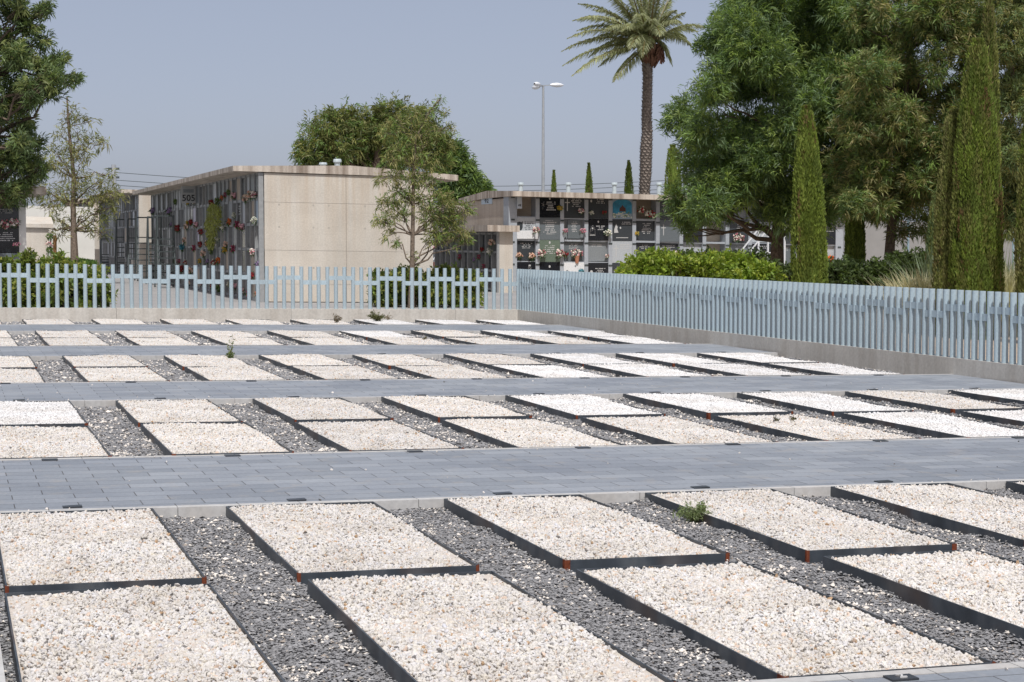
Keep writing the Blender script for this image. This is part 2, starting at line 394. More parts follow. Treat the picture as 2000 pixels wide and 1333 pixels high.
def corner_mesh(sg, a, e):
    m = MB(); W = BW; L = GL
    m.box(*sorted((sg*(W/2-a), sg*(W/2+.002))), -L/2-.003, -L/2+.001, -.16, .002)
    m.box(*sorted((sg*(W/2-.002), sg*(W/2+.003))), -L/2+.001, -L/2+e, -.16, .002)
    return m.mesh('corner_bracket', M['rust'])
CRN = [[corner_mesh(g, a, e) for a, e in ((.030, .03), (.022, .05), (.016, .016))] for g in (-1, 1)]
ROWWORD = dict(A='nearest double row', B='second double row', C='third double row', D='fourth double row', E='single row at the back wall')
WHITE = {('B', 'b', 0), ('B', 'b', 4), ('B', 'b', 5), ('B', 'b', 6), ('B', 'b', 8), ('B', 'f', 6), ('B', 'f', 7), ('C', 'b', 6), ('C', 'b', 7), ('C', 'b', 8), ('C', 'f', 5), ('C', 'f', 6), ('C', 'f', 7), ('C', 'f', 8),
         ('D', 'b', 7), ('D', 'b', 8), ('D', 'f', 8), ('E', 'b', 6), ('E', 'b', 7), ('E', 'b', 8), ('D', 'b', 5)}
XOFF = {}
def bed(row, side, k, yc, x0):
    xc = x0+k*PITCH+BW/2; kind = 'white' if (row, side, k) in WHITE else 'cream'
    jx, jy = rng.normal(0, .006, 2)
    word = {'f': 'front bed', 'b': 'back bed'}[side]
    colw = 'pure white' if kind == 'white' else 'cream'
    if row == 'E': lab = f'{colw} pebble bed, {ordn(k)} from left in the {ROWWORD[row]}'
    else: lab = f'{colw} pebble bed, {ordn(k)} {word} from the left in the {ROWWORD[row]}'
    t = thing('grave_bed', lab, 'grave bed', (xc+jx, yc+jy, zs(xc, .006+rng.normal(0, .003))), 'steel edged pebble beds in rows', rot=(rng.normal(0, .0012), -SX, rng.normal(0, .003)))
    link('frame', FRM, t)
    lst = GM[kind]
    link('gravel', lst[int(rng.integers(len(lst)))], t, (0, 0, .004), (0, 0, math.pi*int(rng.integers(2))))
    if row in 'ABCD':
        for q in range(2):
            if row in 'AB' or rng.random() < .8: link('corner_bracket', CRN[q][int(rng.integers(3))], t)
for row in 'ABCDE':
    yv = RY[row]
    for k in range(9 if row != 'A' else 7):
        if row == 'E': bed('E', 'b', k, (yv[0]+yv[1])/2, RX[row]); continue
        bed(row, 'f', k, (yv[0]+yv[1])/2, RX[row]-.012); bed(row, 'b', k, (yv[2]+yv[3])/2, RX[row])
# ------------------------------------------------------------------ loose slate between the beds
def slate(name, row, dens, size, white):
    yv = RY[row]; P = []
    for k in range(-1, 9):
        xa = RX[row]+k*PITCH+BW; xb = RX[row]+(k+1)*PITCH
        if k == -1: xa = .2
        if k == 8 or (row == 'A' and k == 6): xb = xa+.5
        n = int(dens*(xb-xa)*(yv[-1]-yv[0]))
        if n <= 0: continue
        P.append(np.stack([rng.uniform(xa, xb, n), rng.uniform(yv[0]-.01, yv[-1]+.01, n), np.zeros(n)], -1))
    if len(yv) == 4:
        n = int(dens*13*(yv[2]-yv[1])); P.append(np.stack([rng.uniform(.2, 13, n), rng.uniform(yv[1], yv[2], n), np.zeros(n)], -1))
    P = np.concatenate(P); n = len(P)
    u_ = np.mod(P[:, 0]-RX[row], PITCH); dl = np.minimum(np.abs(u_-BW), np.abs(PITCH-u_))      # chips heap up unevenly against the steel
    heap = .022*np.exp(-dl/.05)*np.clip(np.sin(P[:, 1]*4.3+np.floor(P[:, 0]/PITCH)*2.1+u_*3)+.35*np.sin(P[:, 1]*13+u_*9)+.2, 0, 1.3)
    P[:, 2] = zs(P[:, 0], GRAV)+heap-.012+.008*np.sin(P[:, 0]*7)*np.sin(P[:, 1]*4)+rng.normal(0, .005, n)
    s = np.clip(rng.lognormal(math.log(size), .35, n), size*.5, size*2.2)
    V, F = stones(P, s, OCT_V, OCT_F, .4, .2, tilt=.28)
    c = np.array([.238, .238, .242])*rng.uniform(.68, 1.25, (n, 1)); u = rng.uniform(size=n); c[u > .97] = np.array([.30, .26, .22])
    # spilt white pebbles, in patches
    q = np.sin(P[:, 0]*9.1+1.7*np.sin(P[:, 1]*3.3))*np.sin(P[:, 1]*5.7+P[:, 0]*2.1)
    wmask = rng.uniform(size=n) < np.where(q > .62, white*3.2, white*.6)
    c[wmask] = np.array([.72, .67, .60])*rng.uniform(.85, 1.1, (int(wmask.sum()), 1))
    # round up the white ones and lift them
    nv = len(OCT_V); Vv = V.reshape(n, nv, 3); ctr = P[:, None, :]
    Vv[wmask] = ctr[wmask]+(Vv[wmask]-ctr[wmask])*np.array([.88, .88, 1.45])+np.array([0, 0, .006])
    o = link(name, mk_mesh(name, [(Vv.reshape(-1, 3), F)], tint=np.repeat(np.clip(c, 0, .9), 8, axis=0), mats=[M['slate']]))
    tag(o, f'grey slate chips with spilt white pebbles between the beds of the {ROWWORD[row]}', 'slate chips', kind='stuff')
slate('slate_chips', 'A', 7500, .0090, .042)
slate('slate_chips', 'B', 4200, .0125, .05)
slate('slate_chips', 'C', 2200, .017, .04)
slate('slate_chips', 'D', 1300, .021, .05)
slate('slate_chips', 'E', 900, .026, .06)
P = []
for (y0, y1, k0, k1) in PATHS[:3]:
    a, e = (5.2, 6.15) if k0 is None else (y0, y1)
    n = 70; yy = np.where(rng.uniform(size=n) < .7, np.where(rng.uniform(size=n) < .5, a+rng.exponential(.18, n), e-rng.exponential(.18, n)), rng.uniform(a, e, n)); P.append(np.stack([rng.uniform(.2, 12.5, n), np.clip(yy, a, e), np.zeros(n)], -1))
P = np.concatenate(P); P[:, 2] = zs(P[:, 0], .006); n = len(P)
V, F = stones(P, np.clip(rng.lognormal(math.log(.008), .3, n), .005, .014), ICO_V, ICO_F, .6, .18)
c = np.where(rng.uniform(size=(n, 1)) < .75, np.array([[.66, .62, .57]]), np.array([[.16, .16, .16]]))*rng.uniform(.85, 1.1, (n, 1))
tag(link('stray_pebbles', mk_mesh('stray_pebbles', [(V, F)], tint=np.repeat(c, 20, axis=0), mats=[M['slate']])), 'stray pebbles scattered over the grey paving', 'pebbles', kind='stuff')
# ------------------------------------------------------------------ number plaques
pq = MB().box(-.06, .06, -.038, .038, 0, .008).mesh('plate', M['plaque'])
digits = {d: MB() for d in '123456789'}
DIG = {}
for d in digits:
    V, F = text_geo(d, .07); DIG[d] = mk_mesh('digit', [(V*np.array([1, 1, 1])+np.array([0, 0, .0105]), F)], mats=[M['mark']])
def plaque(x, y, lab, d, rz=0):
    t = thing('number_plaque', lab, 'plaque', (x, y, zs(x, .001)), 'black number plaques on the path edges', rot=(0, -SX, rz))
    link('plate', pq, t)
    if d: link('digit', DIG[d], t, (0, 0, .001))
for row, word in (('A', 'nearest double row'), ('B', 'second double row'), ('C', 'third double row')):
    yv = RY[row]
    for k in range(9 if row != 'A' else 7):
        xc = RX[row]+k*PITCH+BW/2
        if row == 'A':
            xc -= .0
        plaque(xc+rng.normal(0, .02), yv[3]+.16, f'small black plaque on the paving behind the {ordn(k)} back bed of the {word}', None, math.pi)
        if row != 'A' or k > 0:
            plaque(xc+rng.normal(0, .02), yv[0]-.13, f'small black plaque on the paving before the {ordn(k)} front bed of the {word}', '2' if row == 'A' and k == 2 else None)
pl = thing('number_plaque', 'black plaque on the side path at the lower left corner of the picture', 'plaque', (.06, 7.22, zs(0, .001)), 'black number plaques on the path edges', rot=(0, -SX, R(90)))
link('plate', MB().box(-.11, .11, -.09, .09, 0, .02).mesh('plate', M['plaque']), pl)
mm = MB()
mm.box(-.075, -.065, -.07, -.0, .02, .022); mm.box(-.045, -.035, -.07, .0, .02, .022); mm.box(-.065, -.045, -.07, -.06, .02, .022)
mm.box(-.012, -.002, -.07, 0, .02, .022); mm.box(.025, .035, -.07, .0, .02, .022); mm.box(.035, .06, -.01, .0, .02, .022); mm.box(.055, .065, -.045, -.01, .02, .022); mm.box(.035, .055, -.045, -.036, .02, .022)
link('lettering', mm.mesh('lettering', M['mark']), pl)
# ================================================================== LOW WALLS AND FENCES
FH, FR, FP = .965, .0455, .2007                    # bar height, radius, spacing
wl = MB()
x = -12.0
while x < XW(39.25)-.01:
    x2 = min(x+3.9, XW(39.25)); wl.box(x+.003, x2-.003, WALL_Y, WALL_Y+.28, GRAV-.1, .235, shear=True); x = x2
wt = thing('low_wall', 'low cream concrete wall across the back carrying the open fence', 'wall', (1, WALL_Y+.14, zs(1, GRAV)))
wl.build('wall', M['plinth'], wt)
# right wall: follows XW(y)
def rpt(y, off): return XW(y)+off
wr = MB(); y = 39.53
while y > 4:
    y2 = max(y-4.2, 4)
    V = []
    for z in (GRAV-.1, .235):
        for yy in (y-.003, y2+.003):
            for off in (0.002, .28):
                xx = rpt(yy, off); V.append([xx, yy, zs(xx, z)])
    wr.add(V, [[0, 2, 3, 1], [4, 5, 7, 6], [0, 1, 5, 4], [2, 6, 7, 3], [0, 4, 6, 2], [1, 3, 7, 5]]); y = y2
wt2 = thing('low_wall', 'low grey shaded concrete wall running along the right under the dense fence', 'wall', (rpt(20, .14), 20, zs(13.7, GRAV)))
wr.build('wall', M['plinth'], wt2)
def bar_mesh():
    m = MB(); m.tube([(0, 0, 0), (0, 0, FH)], FR, 14)
    return m.mesh('bar', M['fence'], smooth=False)
BAR = bar_mesh()
for p in BAR.polygons:
    if len(p.vertices) == 4: p.use_smooth = True
RAIL = MB().box(-FP/2+.01, FP/2-.01, -.02, .02, -.05, .05).mesh('rail', M['fence'])
def fence(label, p0, d, n, phase, FP=FP):
    d = np.array(d, float); d /= np.linalg.norm(d)
    t = thing('picket_fence', label, 'fence', (p0[0], p0[1], zs(p0[0], .235)), None)
    base = WP[t]; far = MB()
    for i in range(n):
        p = np.array([p0[0], p0[1], 0])+np.array([d[0], d[1], 0])*FP*i; p[2] = zs(p[0], .235)
        if n-i > 100:
            far.tube([p, p+np.array([0, 0, FH])], FR, 10)
        else: link('bar', BAR, t, p-base, (rng.normal(0, .003), rng.normal(0, .003), rng.uniform(0, .4)))
    if far.g: tag(far.build('bar', M['fence'], t), kind='stuff')
    ang = math.atan2(d[1], d[0])
    i = -phase; hi = True
    while i < n-1:
        a, e = max(i, 0), min(i+3, n-1)
        if e > a:
            pa = np.array([p0[0], p0[1], 0])+np.array([d[0], d[1], 0])*FP*a; pe = np.array([p0[0], p0[1], 0])+np.array([d[0], d[1], 0])*FP*e
            zz = .735*FH if hi else .625*FH
            pa[2] = zs(pa[0], .235+zz); pe[2] = zs(pe[0], .235+zz)
            MB().bar(pa, pe, .066, .098).build('rail', M['fence'], t)
        i += 3; hi = not hi
    return t
xf0 = 12.98-FP*64
fence('pale blue tubular picket fence seen square on across the back of the plot', (xf0, WALL_Y+.10), (1, 0), 65, 1)
dR = np.array([XW(38)-XW(39), -1.0]); dR /= np.linalg.norm(dR)
fence('pale blue tubular picket fence running along the right side and looking nearly solid', (XW(39.2)+.065, 39.2), dR, 118, 2, .1745)
# ================================================================== NICHE BLOCKS
FLOWC = dict(pinkwhite=[(.72, .28, .34), (.8, .72, .68)], red=[(.36, .04, .045), (.24, .03, .035)], crimson=[(.40, .045, .11), (.45, .12, .2)], pink=[(.7, .25, .38), (.75, .45, .5)],
             white=[(.8, .8, .76), (.78, .76, .66)], yellow=[(.65, .42, .05), (.6, .5, .12)], peach=[(.75, .45, .33), (.75, .6, .5)], purple=[(.3, .18, .42), (.42, .3, .5)],
             blue=[(.07, .27, .36), (.14, .38, .46)], orange=[(.7, .13, .04), (.65, .2, .06)], redwhite=[(.4, .03, .04), (.75, .7, .6)], green=[(.1, .16, .05), (.18, .24, .08)])
BQ = {}
def bq_mesh(col, r, wide=1.0):
    key = (col, wide)
    if key not in BQ:
        cs = FLOWC[col]; n = 34
        P = rng.normal(size=(n, 3)); P /= np.linalg.norm(P, axis=1)[:, None]; P *= rng.uniform(.45, 1, (n, 1)); P[:, 0] *= wide; P[:, 1] *= .6; P[:, 2] = P[:, 2]*.75
        V, F = stones(P, rng.uniform(.16, .3, n), ICO_V, ICO_F, .7, .2)
        t = np.array([cs[i % len(cs)] for i in rng.integers(0, len(cs), n)])*rng.uniform(.75, 1.15, (n, 1))
        me1 = mk_mesh('blossoms', [(V, F)], tint=np.repeat(t, 20, axis=0), mats=[M['petal']])
        m = 40; D = rng.normal(size=(m, 3)); D[:, 2] -= .3; D /= np.linalg.norm(D, axis=1)[:, None]; D[:, 0] *= wide; D[:, 1] *= .6
        me2 = leaf_mesh('leaves', D*.4, D, .75, .16, (.07, .13, .05))
        BQ[key] = (me1, me2)
    return BQ[key]
def leaf_geo(B, D, L, Wd, droop=.12):
    """diamond leaves from base points B along D"""
    n = len(B); D = D/(np.linalg.norm(D, axis=1)[:, None]+1e-9)
    sd_ = np.cross(D, rng.normal(size=(n, 3))); sd_ /= np.linalg.norm(sd_, axis=1)[:, None]+1e-9
    L = (L*rng.uniform(.7, 1.25, n))[:, None] if np.isscalar(L) else L[:, None]
    Wv = Wd*L/np.mean(L) if np.isscalar(Wd) else Wd[:, None]
    dz = np.array([0, 0, -1.])*droop*L
    V = np.stack([B, B+D*L*.45+sd_*Wv*.5, B+D*L+dz, B+D*L*.45-sd_*Wv*.5], 1)
    return V.reshape(-1, 3), np.arange(4*n).reshape(n, 4)
def leaf_mesh(name, B, D, L, W, col, var=.25, droop=.12, mat='leaf'):
    V, F = leaf_geo(B, D, L, W, droop); n = len(B)
    t = np.array(col)*rng.uniform(1-var, 1+var, (n, 1))
    return mk_mesh(name, [(V, F)], tint=t, mats=[M[mat]])
def bouquet(p, r, col, label, group, wide=1.0, vase=None, rz=0):
    t = thing('flower_bouquet', label, 'flowers', p, group)
    a, c = bq_mesh(col, r, wide)
    rr = float(rng.uniform(-.4, .4))+rz
    for nm, me in (('blossoms', a), ('leaves', c)):
        o = link(nm, me, t, rot=(0, 0, rr)); o.scale = (r, r, r)
    if vase:
        m = MB(); m.tube([(0, 0, -r*1.9), (0, 0, -r*1.2), (0, 0, -r*.5)], [r*.32, r*.42, r*.5], 8)
        link('vase', m.mesh('vase', M[vase], smooth=True), t)
    return t
def inscription(W, H, seed, cx=.5, nl=5, w=.55, top=.9):
    """rows of short strokes like worn lettering; local x right, z up, origin slab centre"""
    r = random.Random(seed); m = MB(); z = (top-.5)*H
    for i in range(nl):
        ll = W*w*r.uniform(.55, 1); x = (cx-.5)*W-ll/2; e = x+ll; h = H*r.choice([.035, .045, .03])
        while x < e:
            q = r.uniform(.02, .045); 
            if r.random() < .8: m.box(x, x+q*.75, -.003, .001, z-h, z)
            x += q
        z -= h+H*.045
    return m
def cross(m, x, z, s):
    m.box(x-s*.035, x+s*.035, -.004, .001, z-s*.5, z+s*.5); m.box(x-s*.22, x+s*.22, -.0035, .001, z+s*.16, z+s*.23)
def disc(m, x, z, rx, rz, y0=-.004):
    n = 12; P = [(x+rx*math.cos(6.2832*i/n), z+rz*math.sin(6.2832*i/n)) for i in range(n)]
    m.prism(P, y0, .001, 1)
# ---------- block 92 : front faces the camera
Y92, X92, X92R, Y92B = 61.1, 19.86, 33.5, 66.9
NC, PC = 14, (33.5-19.86-.16)/14
RH, NR = .822, 4
ZB92 = zs(19.86, OUT)
b92 = thing('niche_block', 'long grey niche block with tombstones facing us at right, signed 92 on its end wall', 'niche block', (X92+6, Y92+3, ZB92-.1))
def Z92(x, r): return zs(x, OUT)+.25+RH*(NR-r)     # top of row r
m = MB(); m.box(X92, X92R, Y92+.62, Y92B, OUT-.2, OUT+3.42, shear=True)
m.box(X92, X92+.02, Y92, Y92+.62, OUT-.2, OUT+3.46, shear=True); m.box(X92R-.02, X92R, Y92, Y92+.62, OUT-.2, OUT+3.46, shear=True)
m.build('wall', M['wall2'], b92)
# end wall panels with joints, proud of the structure
m = MB()
for z0, z1 in ((0, 1.19), (1.2, 2.13), (2.14, 3.40)): m.box(X92-.03, X92-.002, Y92+.05, Y92B, OUT+z0, OUT+z1, shear=True)
m.build('end_panel', M['wall2'], b92)
m = MB()
for i in range(NC+1):
    xc = X92+.08+PC*i; wd = .16 if i in (0, NC) else .075
    m.box(xc-wd, xc+wd, Y92-.03, Y92+.60, OUT-.1, OUT+3.455, shear=True)
m.build('pilaster', M['pil'], b92)
m = MB()
for r in range(NR+1):
    z = OUT+.25+RH*(NR-r)
    m.box(X92+.05, X92R-.05, Y92+.02, Y92+.58, z-.045, z+.03, shear=True)
m.box(X92+.05, X92R-.05, Y92+.01, Y92+.57, OUT-.1, OUT+.2, shear=True)
m.build('shelf', M['pil'], b92)
m = MB()
for r in range(1, NR+1):
    for i in range(NC+1):
        xc = X92+.08+PC*i; z = zs(xc, OUT)+.25+RH*(NR-r)+RH*.88
        MB().box(xc-.07, xc+.07, Y92-.045, Y92-.03, z-.03, z+.03).build('bracket', M['steel_dark'], b92)
# roof: gable seen from the end, overhanging in front
m = MB(); V = []
yz = [(Y92-.62, 3.46), (Y92-.62, 3.65), (Y92+2.6, 3.74), (Y92B+.62, 3.52), (Y92B+.62, 3.34), (Y92+2.6, 3.46)]
P2 = [(a, c+OUT) for a, c in yz]
x0, x1 = X92-.12, X92R+.4
V = [[x, a, c+zs(x)] for x in (x0, x1) for a, c in P2]; n = 6
m.add(V, [[i, (i+1) % n, n+(i+1) % n, n+i] for i in range(n)])
m.g.append((np.array(V[:n]), np.array([list(range(n))[::-1]]))); m.mi.append([0]); m.g.append((np.array(V[n:]), np.array([list(range(n))]))); m.mi.append([0])
m.build('roof', M['roof'], b92)
def vent(px, py0, py1, Y, parent):
    a = at(px, py1, Y); c = at(px, py0, Y); h = c[2]-a[2]
    m = MB(); m.tube([a-np.array([0, 0, .3]), (a[0], a[1], a[2]+h*.68), (a[0], a[1], a[2]+h*.72)], [.085, .085, .085], 10)
    m.tube([(a[0], a[1], a[2]+h*.7), (a[0], a[1], a[2]+h*.85), (a[0], a[1], a[2]+h)], [.125, .125, .11], 10)
    m.build('roof_vent', M['vent'], parent)
for px in (1017, 1110, 1200, 1287): vent(px, 357, 372, Y92+2.4, b92)
# slabs
SL = {}
def slab_mesh(mat, w, h, t=.03):
    k = (mat, round(w, 2), round(h, 2))
    if k not in SL: SL[k] = MB().box(-w/2, w/2, 0, t, -h/2, h/2).mesh('memorial_slab', M[mat])
    return SL[k]
GR92 = 'flowers on the niches of block 92'
def slab92(c, r, mat, full=True, rec=.05, wf=1, hf=1):
    """returns the slab and its local helper; full slabs cover the shelf too"""
    xc = X92+.08+PC*(c+.5); zt = Z92(xc, r); w_ = (PC-.155)*wf; h_ = (RH-(.0 if full else .09))*hf
    zc = zt-RH/2+(.0 if full else .0)
    y = Y92-.012 if full else Y92+rec+.06
    if full: y = Y92-.005-.004*((c+r) % 2)
    o = link('memorial_slab', slab_mesh(mat, w_, h_-.012), b92, np.array([xc, y, zc])-WP[b92]); 
    return o, w_, h_, np.array([xc, y, zc])
def ins(o, m, mat='mark', name='inscription'):
    if m.g: link(name, m.mesh(name, M[mat]), o)
T92 = {}
def put(c, r, mat, full=True, cx=.5, nl=5, wtx=.6, top=.88, ex=None, mark='mark', wf=1, hf=1):
    o, w_, h_, p = slab92(c, r, mat, full, wf=wf, hf=hf); m = MB()
    if nl: m = inscription(w_, h_, c*17+r, cx, nl, wtx, top)
    if ex: ex(m, w_, h_)
    ins(o, m, mark); T92[(c, r)] = p; return p
def e_cross(x, z, s): return lambda m, w_, h_: cross(m, x*w_, z*h_, s*h_)
def e_oval(x, z): return lambda m, w_, h_: disc(m, x*w_, z*h_, .035, .05)
def e_rose(m, w_, h_):
    m.bar((-.34*w_, -.002, -.1), (-.28*w_, -.002, .2), .02, .003)
    for a in range(5): m.bar((-.31*w_, -.002, .08), (-.31*w_+.1*math.cos(a*1.3), -.002, .08+.1*math.sin(a*1.3)), .018, .003)
    disc(m, 0, .36*h_, .035, .045)
def e_shield(m, w_, h_):
    x, z = -.27*w_, .12*h_; s = .13
    P = [(x-s, z+.17), (x-s*.6, z+.12), (x, z+.15), (x+s*.6, z+.12), (x+s, z+.17), (x+s*.95, z-.08), (x+s*.5, z-.18), (x, z-.21), (x-s*.5, z-.18), (x-s*.95, z-.08)]
    m.prism(P[::-1], -.004, .001, 1)
def e_virgin(m, w_, h_):
    x, z = -.28*w_, 0
    P = [(x-.11, z-.17), (x-.09, z), (x-.05, z+.09), (x, z+.16), (x+.05, z+.09), (x+.09, z), (x+.11, z-.17)]
    for a, c in zip(P, P[1:]+P[:1]): m.bar((a[0], -.002, a[1]), (c[0], -.002, c[1]), .016, .003)
    disc(m, x, z+.05, .03, .035); m.bar((x-.06, -.002, z-.06), (x+.05, -.002, z+.0), .02, .003)
    m.box(x-.11, x+.11, -.003, .001, z-.215, z-.19); disc(m, .0, .36*h_, .03, .045)
def e_figure(m, w_, h_):
    x, z = -.3*w_, .08*h_
    m.prism([(x-.08, z-.17), (x+.09, z-.16), (x+.04, z-.02), (x+.06, z+.05), (x, z+.17), (x-.05, z+.04), (x-.08, z-.05)], -.004, .001, 1)
    disc(m, x+.17, z+.02, .03, .04); m.box(-.3*w_, .3*w_, -.003, .001, -.36*h_, -.33*h_)
def e_head(m, w_, h_):
    x, z = -.33*w_, -.02
    disc(m, x, z+.08, .055, .07); m.prism([(x-.07, z-.17), (x+.07, z-.17), (x+.045, z+.03), (x-.04, z+.03)], -.005, .001, 1)
def e_crest(m, w_, h_):
    x, z = .22*w_, .23*h_; n = 14
    for i in range(n):
        a, c = 6.2832*i/n, 6.2832*(i+1)/n; m.bar((x+.055*math.cos(a), -.002, z+.055*math.sin(a)), (x+.055*math.cos(c), -.002, z+.055*math.sin(c)), .022, .004)
    m.bar((x-.035, -.003, z+.035), (x+.035, -.003, z-.035), .02, .004); m.prism([(x-.04, z+.06), (x+.04, z+.06), (x+.05, z+.12), (x+.02, z+.09), (x, z+.13), (x-.02, z+.09), (x-.05, z+.12)], -.004, .001, 1)
def back(c, r, mat='s_tan'):
    xc = X92+.08+PC*(c+.5); zc = Z92(xc, r)-RH/2
    o = link('niche_back', MB().box(-PC/2+.07, PC/2-.07, 0, .02, -RH/2+.04, RH/2-.05).mesh('niche_back', M[mat]), b92, np.array([xc, Y92+.5, zc])-WP[b92]); T92[(c, r)] = np.array([xc, Y92, zc])
def bq92(c, r, dx, dz, rad, col, desc, wide=1, vase=None, dy=-.12):
    p = T92[(c, r)].copy()+np.array([dx*PC, dy, dz*RH])
    bouquet(p, rad, col, f'{desc}, {ordn(c)} column of block 92', GR92, wide, vase)
back(0, 0)
put(1, 0, 's_black', ex=e_rose, cx=.55, nl=5, wtx=.5, top=.72); put(2, 0, 's_dark', ex=e_cross(-.33, .1, .55), cx=.6, wtx=.5)
put(3, 0, 's_dark', ex=e_oval(-.35, .3), cx=.6, nl=3, wtx=.5); 
# blue picture tile with a dark dome and white flowers below
p = put(4, 0, 's_paleblue', nl=0)
def tile_picture():
    root = [o for o in b92.children if o.name.startswith('memorial_slab')][-1]
    w_ = PC-.2; m = MB(); n = 14
    P = [(-w_/2, -.2)]+[(-w_/2*math.cos(math.pi*i/n), .14+.2*math.sin(math.pi*i/n)) for i in range(n+1)]+[(w_/2, -.2)]
    m.prism(P[::-1], -.006, .001, 1, 0)
    m.prism([(-.12, -.12), (.14, -.12), (.13, 0), (.06, .05), (.01, .13), (-.04, .05), (-.11, 0)][::-1], -.010, -.005, 1, 1)
    for i in range(40):
        m.ball((random.uniform(-w_/2, w_/2), -.012, random.uniform(-.36, -.14)), (.035, .012, .03), 2 if i % 3 else 3)
    link('picture_tile', m.mesh('picture_tile', [plain('picture_blue', (.03, .22, .36), .4, var=.5, scale=4), plain('picture_dome', (.09, .03, .02), .5), plain('picture_white', (.6, .62, .52), .6), plain('picture_leaf', (.15, .24, .1), .6)]), root)
tile_picture()
back(5, 0); put(6, 0, 's_dark', ex=e_cross(-.3, .1, .4), cx=.65, nl=2, wtx=.35)
p = put(0, 1, 's_light', ex=None, nl=0); o = [c for c in b92.children if c.name.startswith('memorial_slab')][-1]
m = inscription(PC-.15, RH, 5, .68, 5, .5, .8); e_shield(m, PC-.15, RH); ins(o, m, 's_dark')
link('lower_panel', MB().box(-(PC-.17)/2, (PC-.17)/2, -.012, -.001, -RH/2+.03, -RH/2+.33).mesh('lower_panel', M['s_marble']), o)
put(1, 1, 's_grey', nl=8, wtx=.65); put(2, 1, 's_mid', full=False, nl=0); put(2, 1, 's_grey', nl=7, wtx=.5, wf=.62, hf=.86, top=.9)
put(3, 1, 's_black', ex=e_virgin, cx=.6, nl=3, wtx=.4, top=.68); put(4, 1, 's_dark', ex=e_figure, cx=.7, nl=2, wtx=.45); put(5, 1, 's_dark', full=False, nl=7, wtx=.5, cx=.58)
put(6, 1, 's_grey', ex=e_cross(-.3, .05, .5), nl=0)
put(0, 2, 's_dark', full=False, nl=4, wtx=.55, cx=.6); put(1, 2, 's_green', ex=e_oval(0, .38), nl=5, wtx=.5, top=.75); put(2, 2, 's_grey', full=False, nl=4, wtx=.6)
put(3, 2, 's_mid', full=False, nl=2, wtx=.55); put(4, 2, 's_light', ex=e_cross(-.3, .05, .55), nl=3, cx=.62, wtx=.5, top=.85); put(5, 2, 's_dark', full=False, nl=3); put(6, 2, 's_dark', full=False, nl=4, ex=e_oval(-.36, .2))
put(0, 3, 's_black', nl=0, ex=e_crest); put(1, 3, 's_black', nl=2, ex=e_oval(0, .3), top=.6); 
put(2, 3, 's_marble', nl=0); o = [c for c in b92.children if c.name.startswith('memorial_slab')][-1]; m = MB(); e_head(m, PC-.15, RH); disc(m, .06, .27, .03, .04); ins(o, m, 's_mid')
put(3, 3, 's_black', nl=3, wtx=.5, cx=.6, top=.75, ex=e_head); put(4, 3, 's_dark', ex=e_cross(-.3, 0, .5), nl=3, cx=.65, wtx=.4); put(5, 3, 's_dark'); put(6, 3, 's_dark')
mats = ['s_dark', 's_grey', 's_black', 's_mid', 's_dark', 's_light']
for c in range(7, 14):
    for r in range(4):
        if (c, r) in ((8, 2), (8, 1)): back(c, r, 's_cream'); continue
        put(c, r, mats[(c*5+r*3) % 6], full=(c+r) % 2 == 0, nl=(c+r) % 4+2, ex=e_cross(-.32, .05, .45) if (c*r) % 3 == 1 else None, cx=.6, wtx=.5)
for a in ((1, 0, .38, -.06, .13, 'yellow', 'yellow flower posy beside the black rose slab'), (2, 0, .26, -.17, .14, 'pinkwhite', 'pink and cream flower posy under the white cross'),
          (3, 0, -.33, -.24, .10, 'white', 'tiny pale flowers low on the left of a dark slab'), (3, 0, .2, -.2, .10, 'red', 'tiny dark red flowers on a dark slab'),
          (5, 0, -.25, -.05, .18, 'redwhite', 'heap of dark red and white flowers in the open niche'), (5, 0, .15, -.25, .2, 'redwhite', 'low spread of red and white flowers in the open niche'),
          (0, 1, .42, -.08, .17, 'pinkwhite', 'pink and yellow flowers in a white vase'), (2, 1, -.4, -.05, .11, 'pink', 'mauve pink flowers left of the narrow grey slab'), (2, 1, .32, -.05, .13, 'pink', 'mauve pink flowers right of the narrow grey slab'),
          (3, 1, .36, -.14, .16, 'white', 'white rose bunch on the black slab with a praying outline'), (5, 1, -.4, -.12, .12, 'yellow', 'yellow flowers at the left of a recessed slab'),
          (0, 2, -.25, -.2, .15, 'peach', 'peach flowers at the left of a recessed dark slab'), (0, 2, .28, -.24, .17, 'peach', 'orange brown flowers at the right of a recessed dark slab'),
          (1, 2, -.36, -.1, .2, 'pinkwhite', 'large pink and white bunch left of the green granite slab'), (1, 2, .4, -.1, .2, 'pinkwhite', 'large pink and white bunch right of the green granite slab'),
          (2, 2, -.36, -.14, .14, 'red', 'red flowers at the left of a grey recessed slab'), (2, 2, .12, -.08, .2, 'pinkwhite', 'pink flowers in a terracotta pot before a grey slab'),
          (3, 2, .38, -.2, .10, 'pinkwhite', 'small rosy posy at the right of a plain grey slab'), (6, 2, .4, -.1, .2, 'pinkwhite', 'pink and white bunch showing above the hedge'),
          (2, 3, .25, .12, .11, 'blue', 'teal flowers on the white slab just above the fence'), (9, 1, -.05, -.25, .22, 'pinkwhite', 'broad pink and white bunch under the tree'), (10, 2, -.25, -.1, .2, 'peach', 'peach bunch half behind the dark shrub'),
          (13, 2, .1, -.2, .2, 'orange', 'bright orange red bunch in the last bay'), (9, 2, .0, -.2, .2, 'white', 'white bunch with leaves above the hedge')):
    c, r, dx, dz, rad, col, desc = a
    bq92(c, r, dx, dz, rad, col, desc, 1.5 if 'low spread' in desc or 'broad' in desc or 'terracotta' in desc else 1, 'terracotta' if 'terracotta' in desc else ('s_marble' if 'vase' in desc else None))
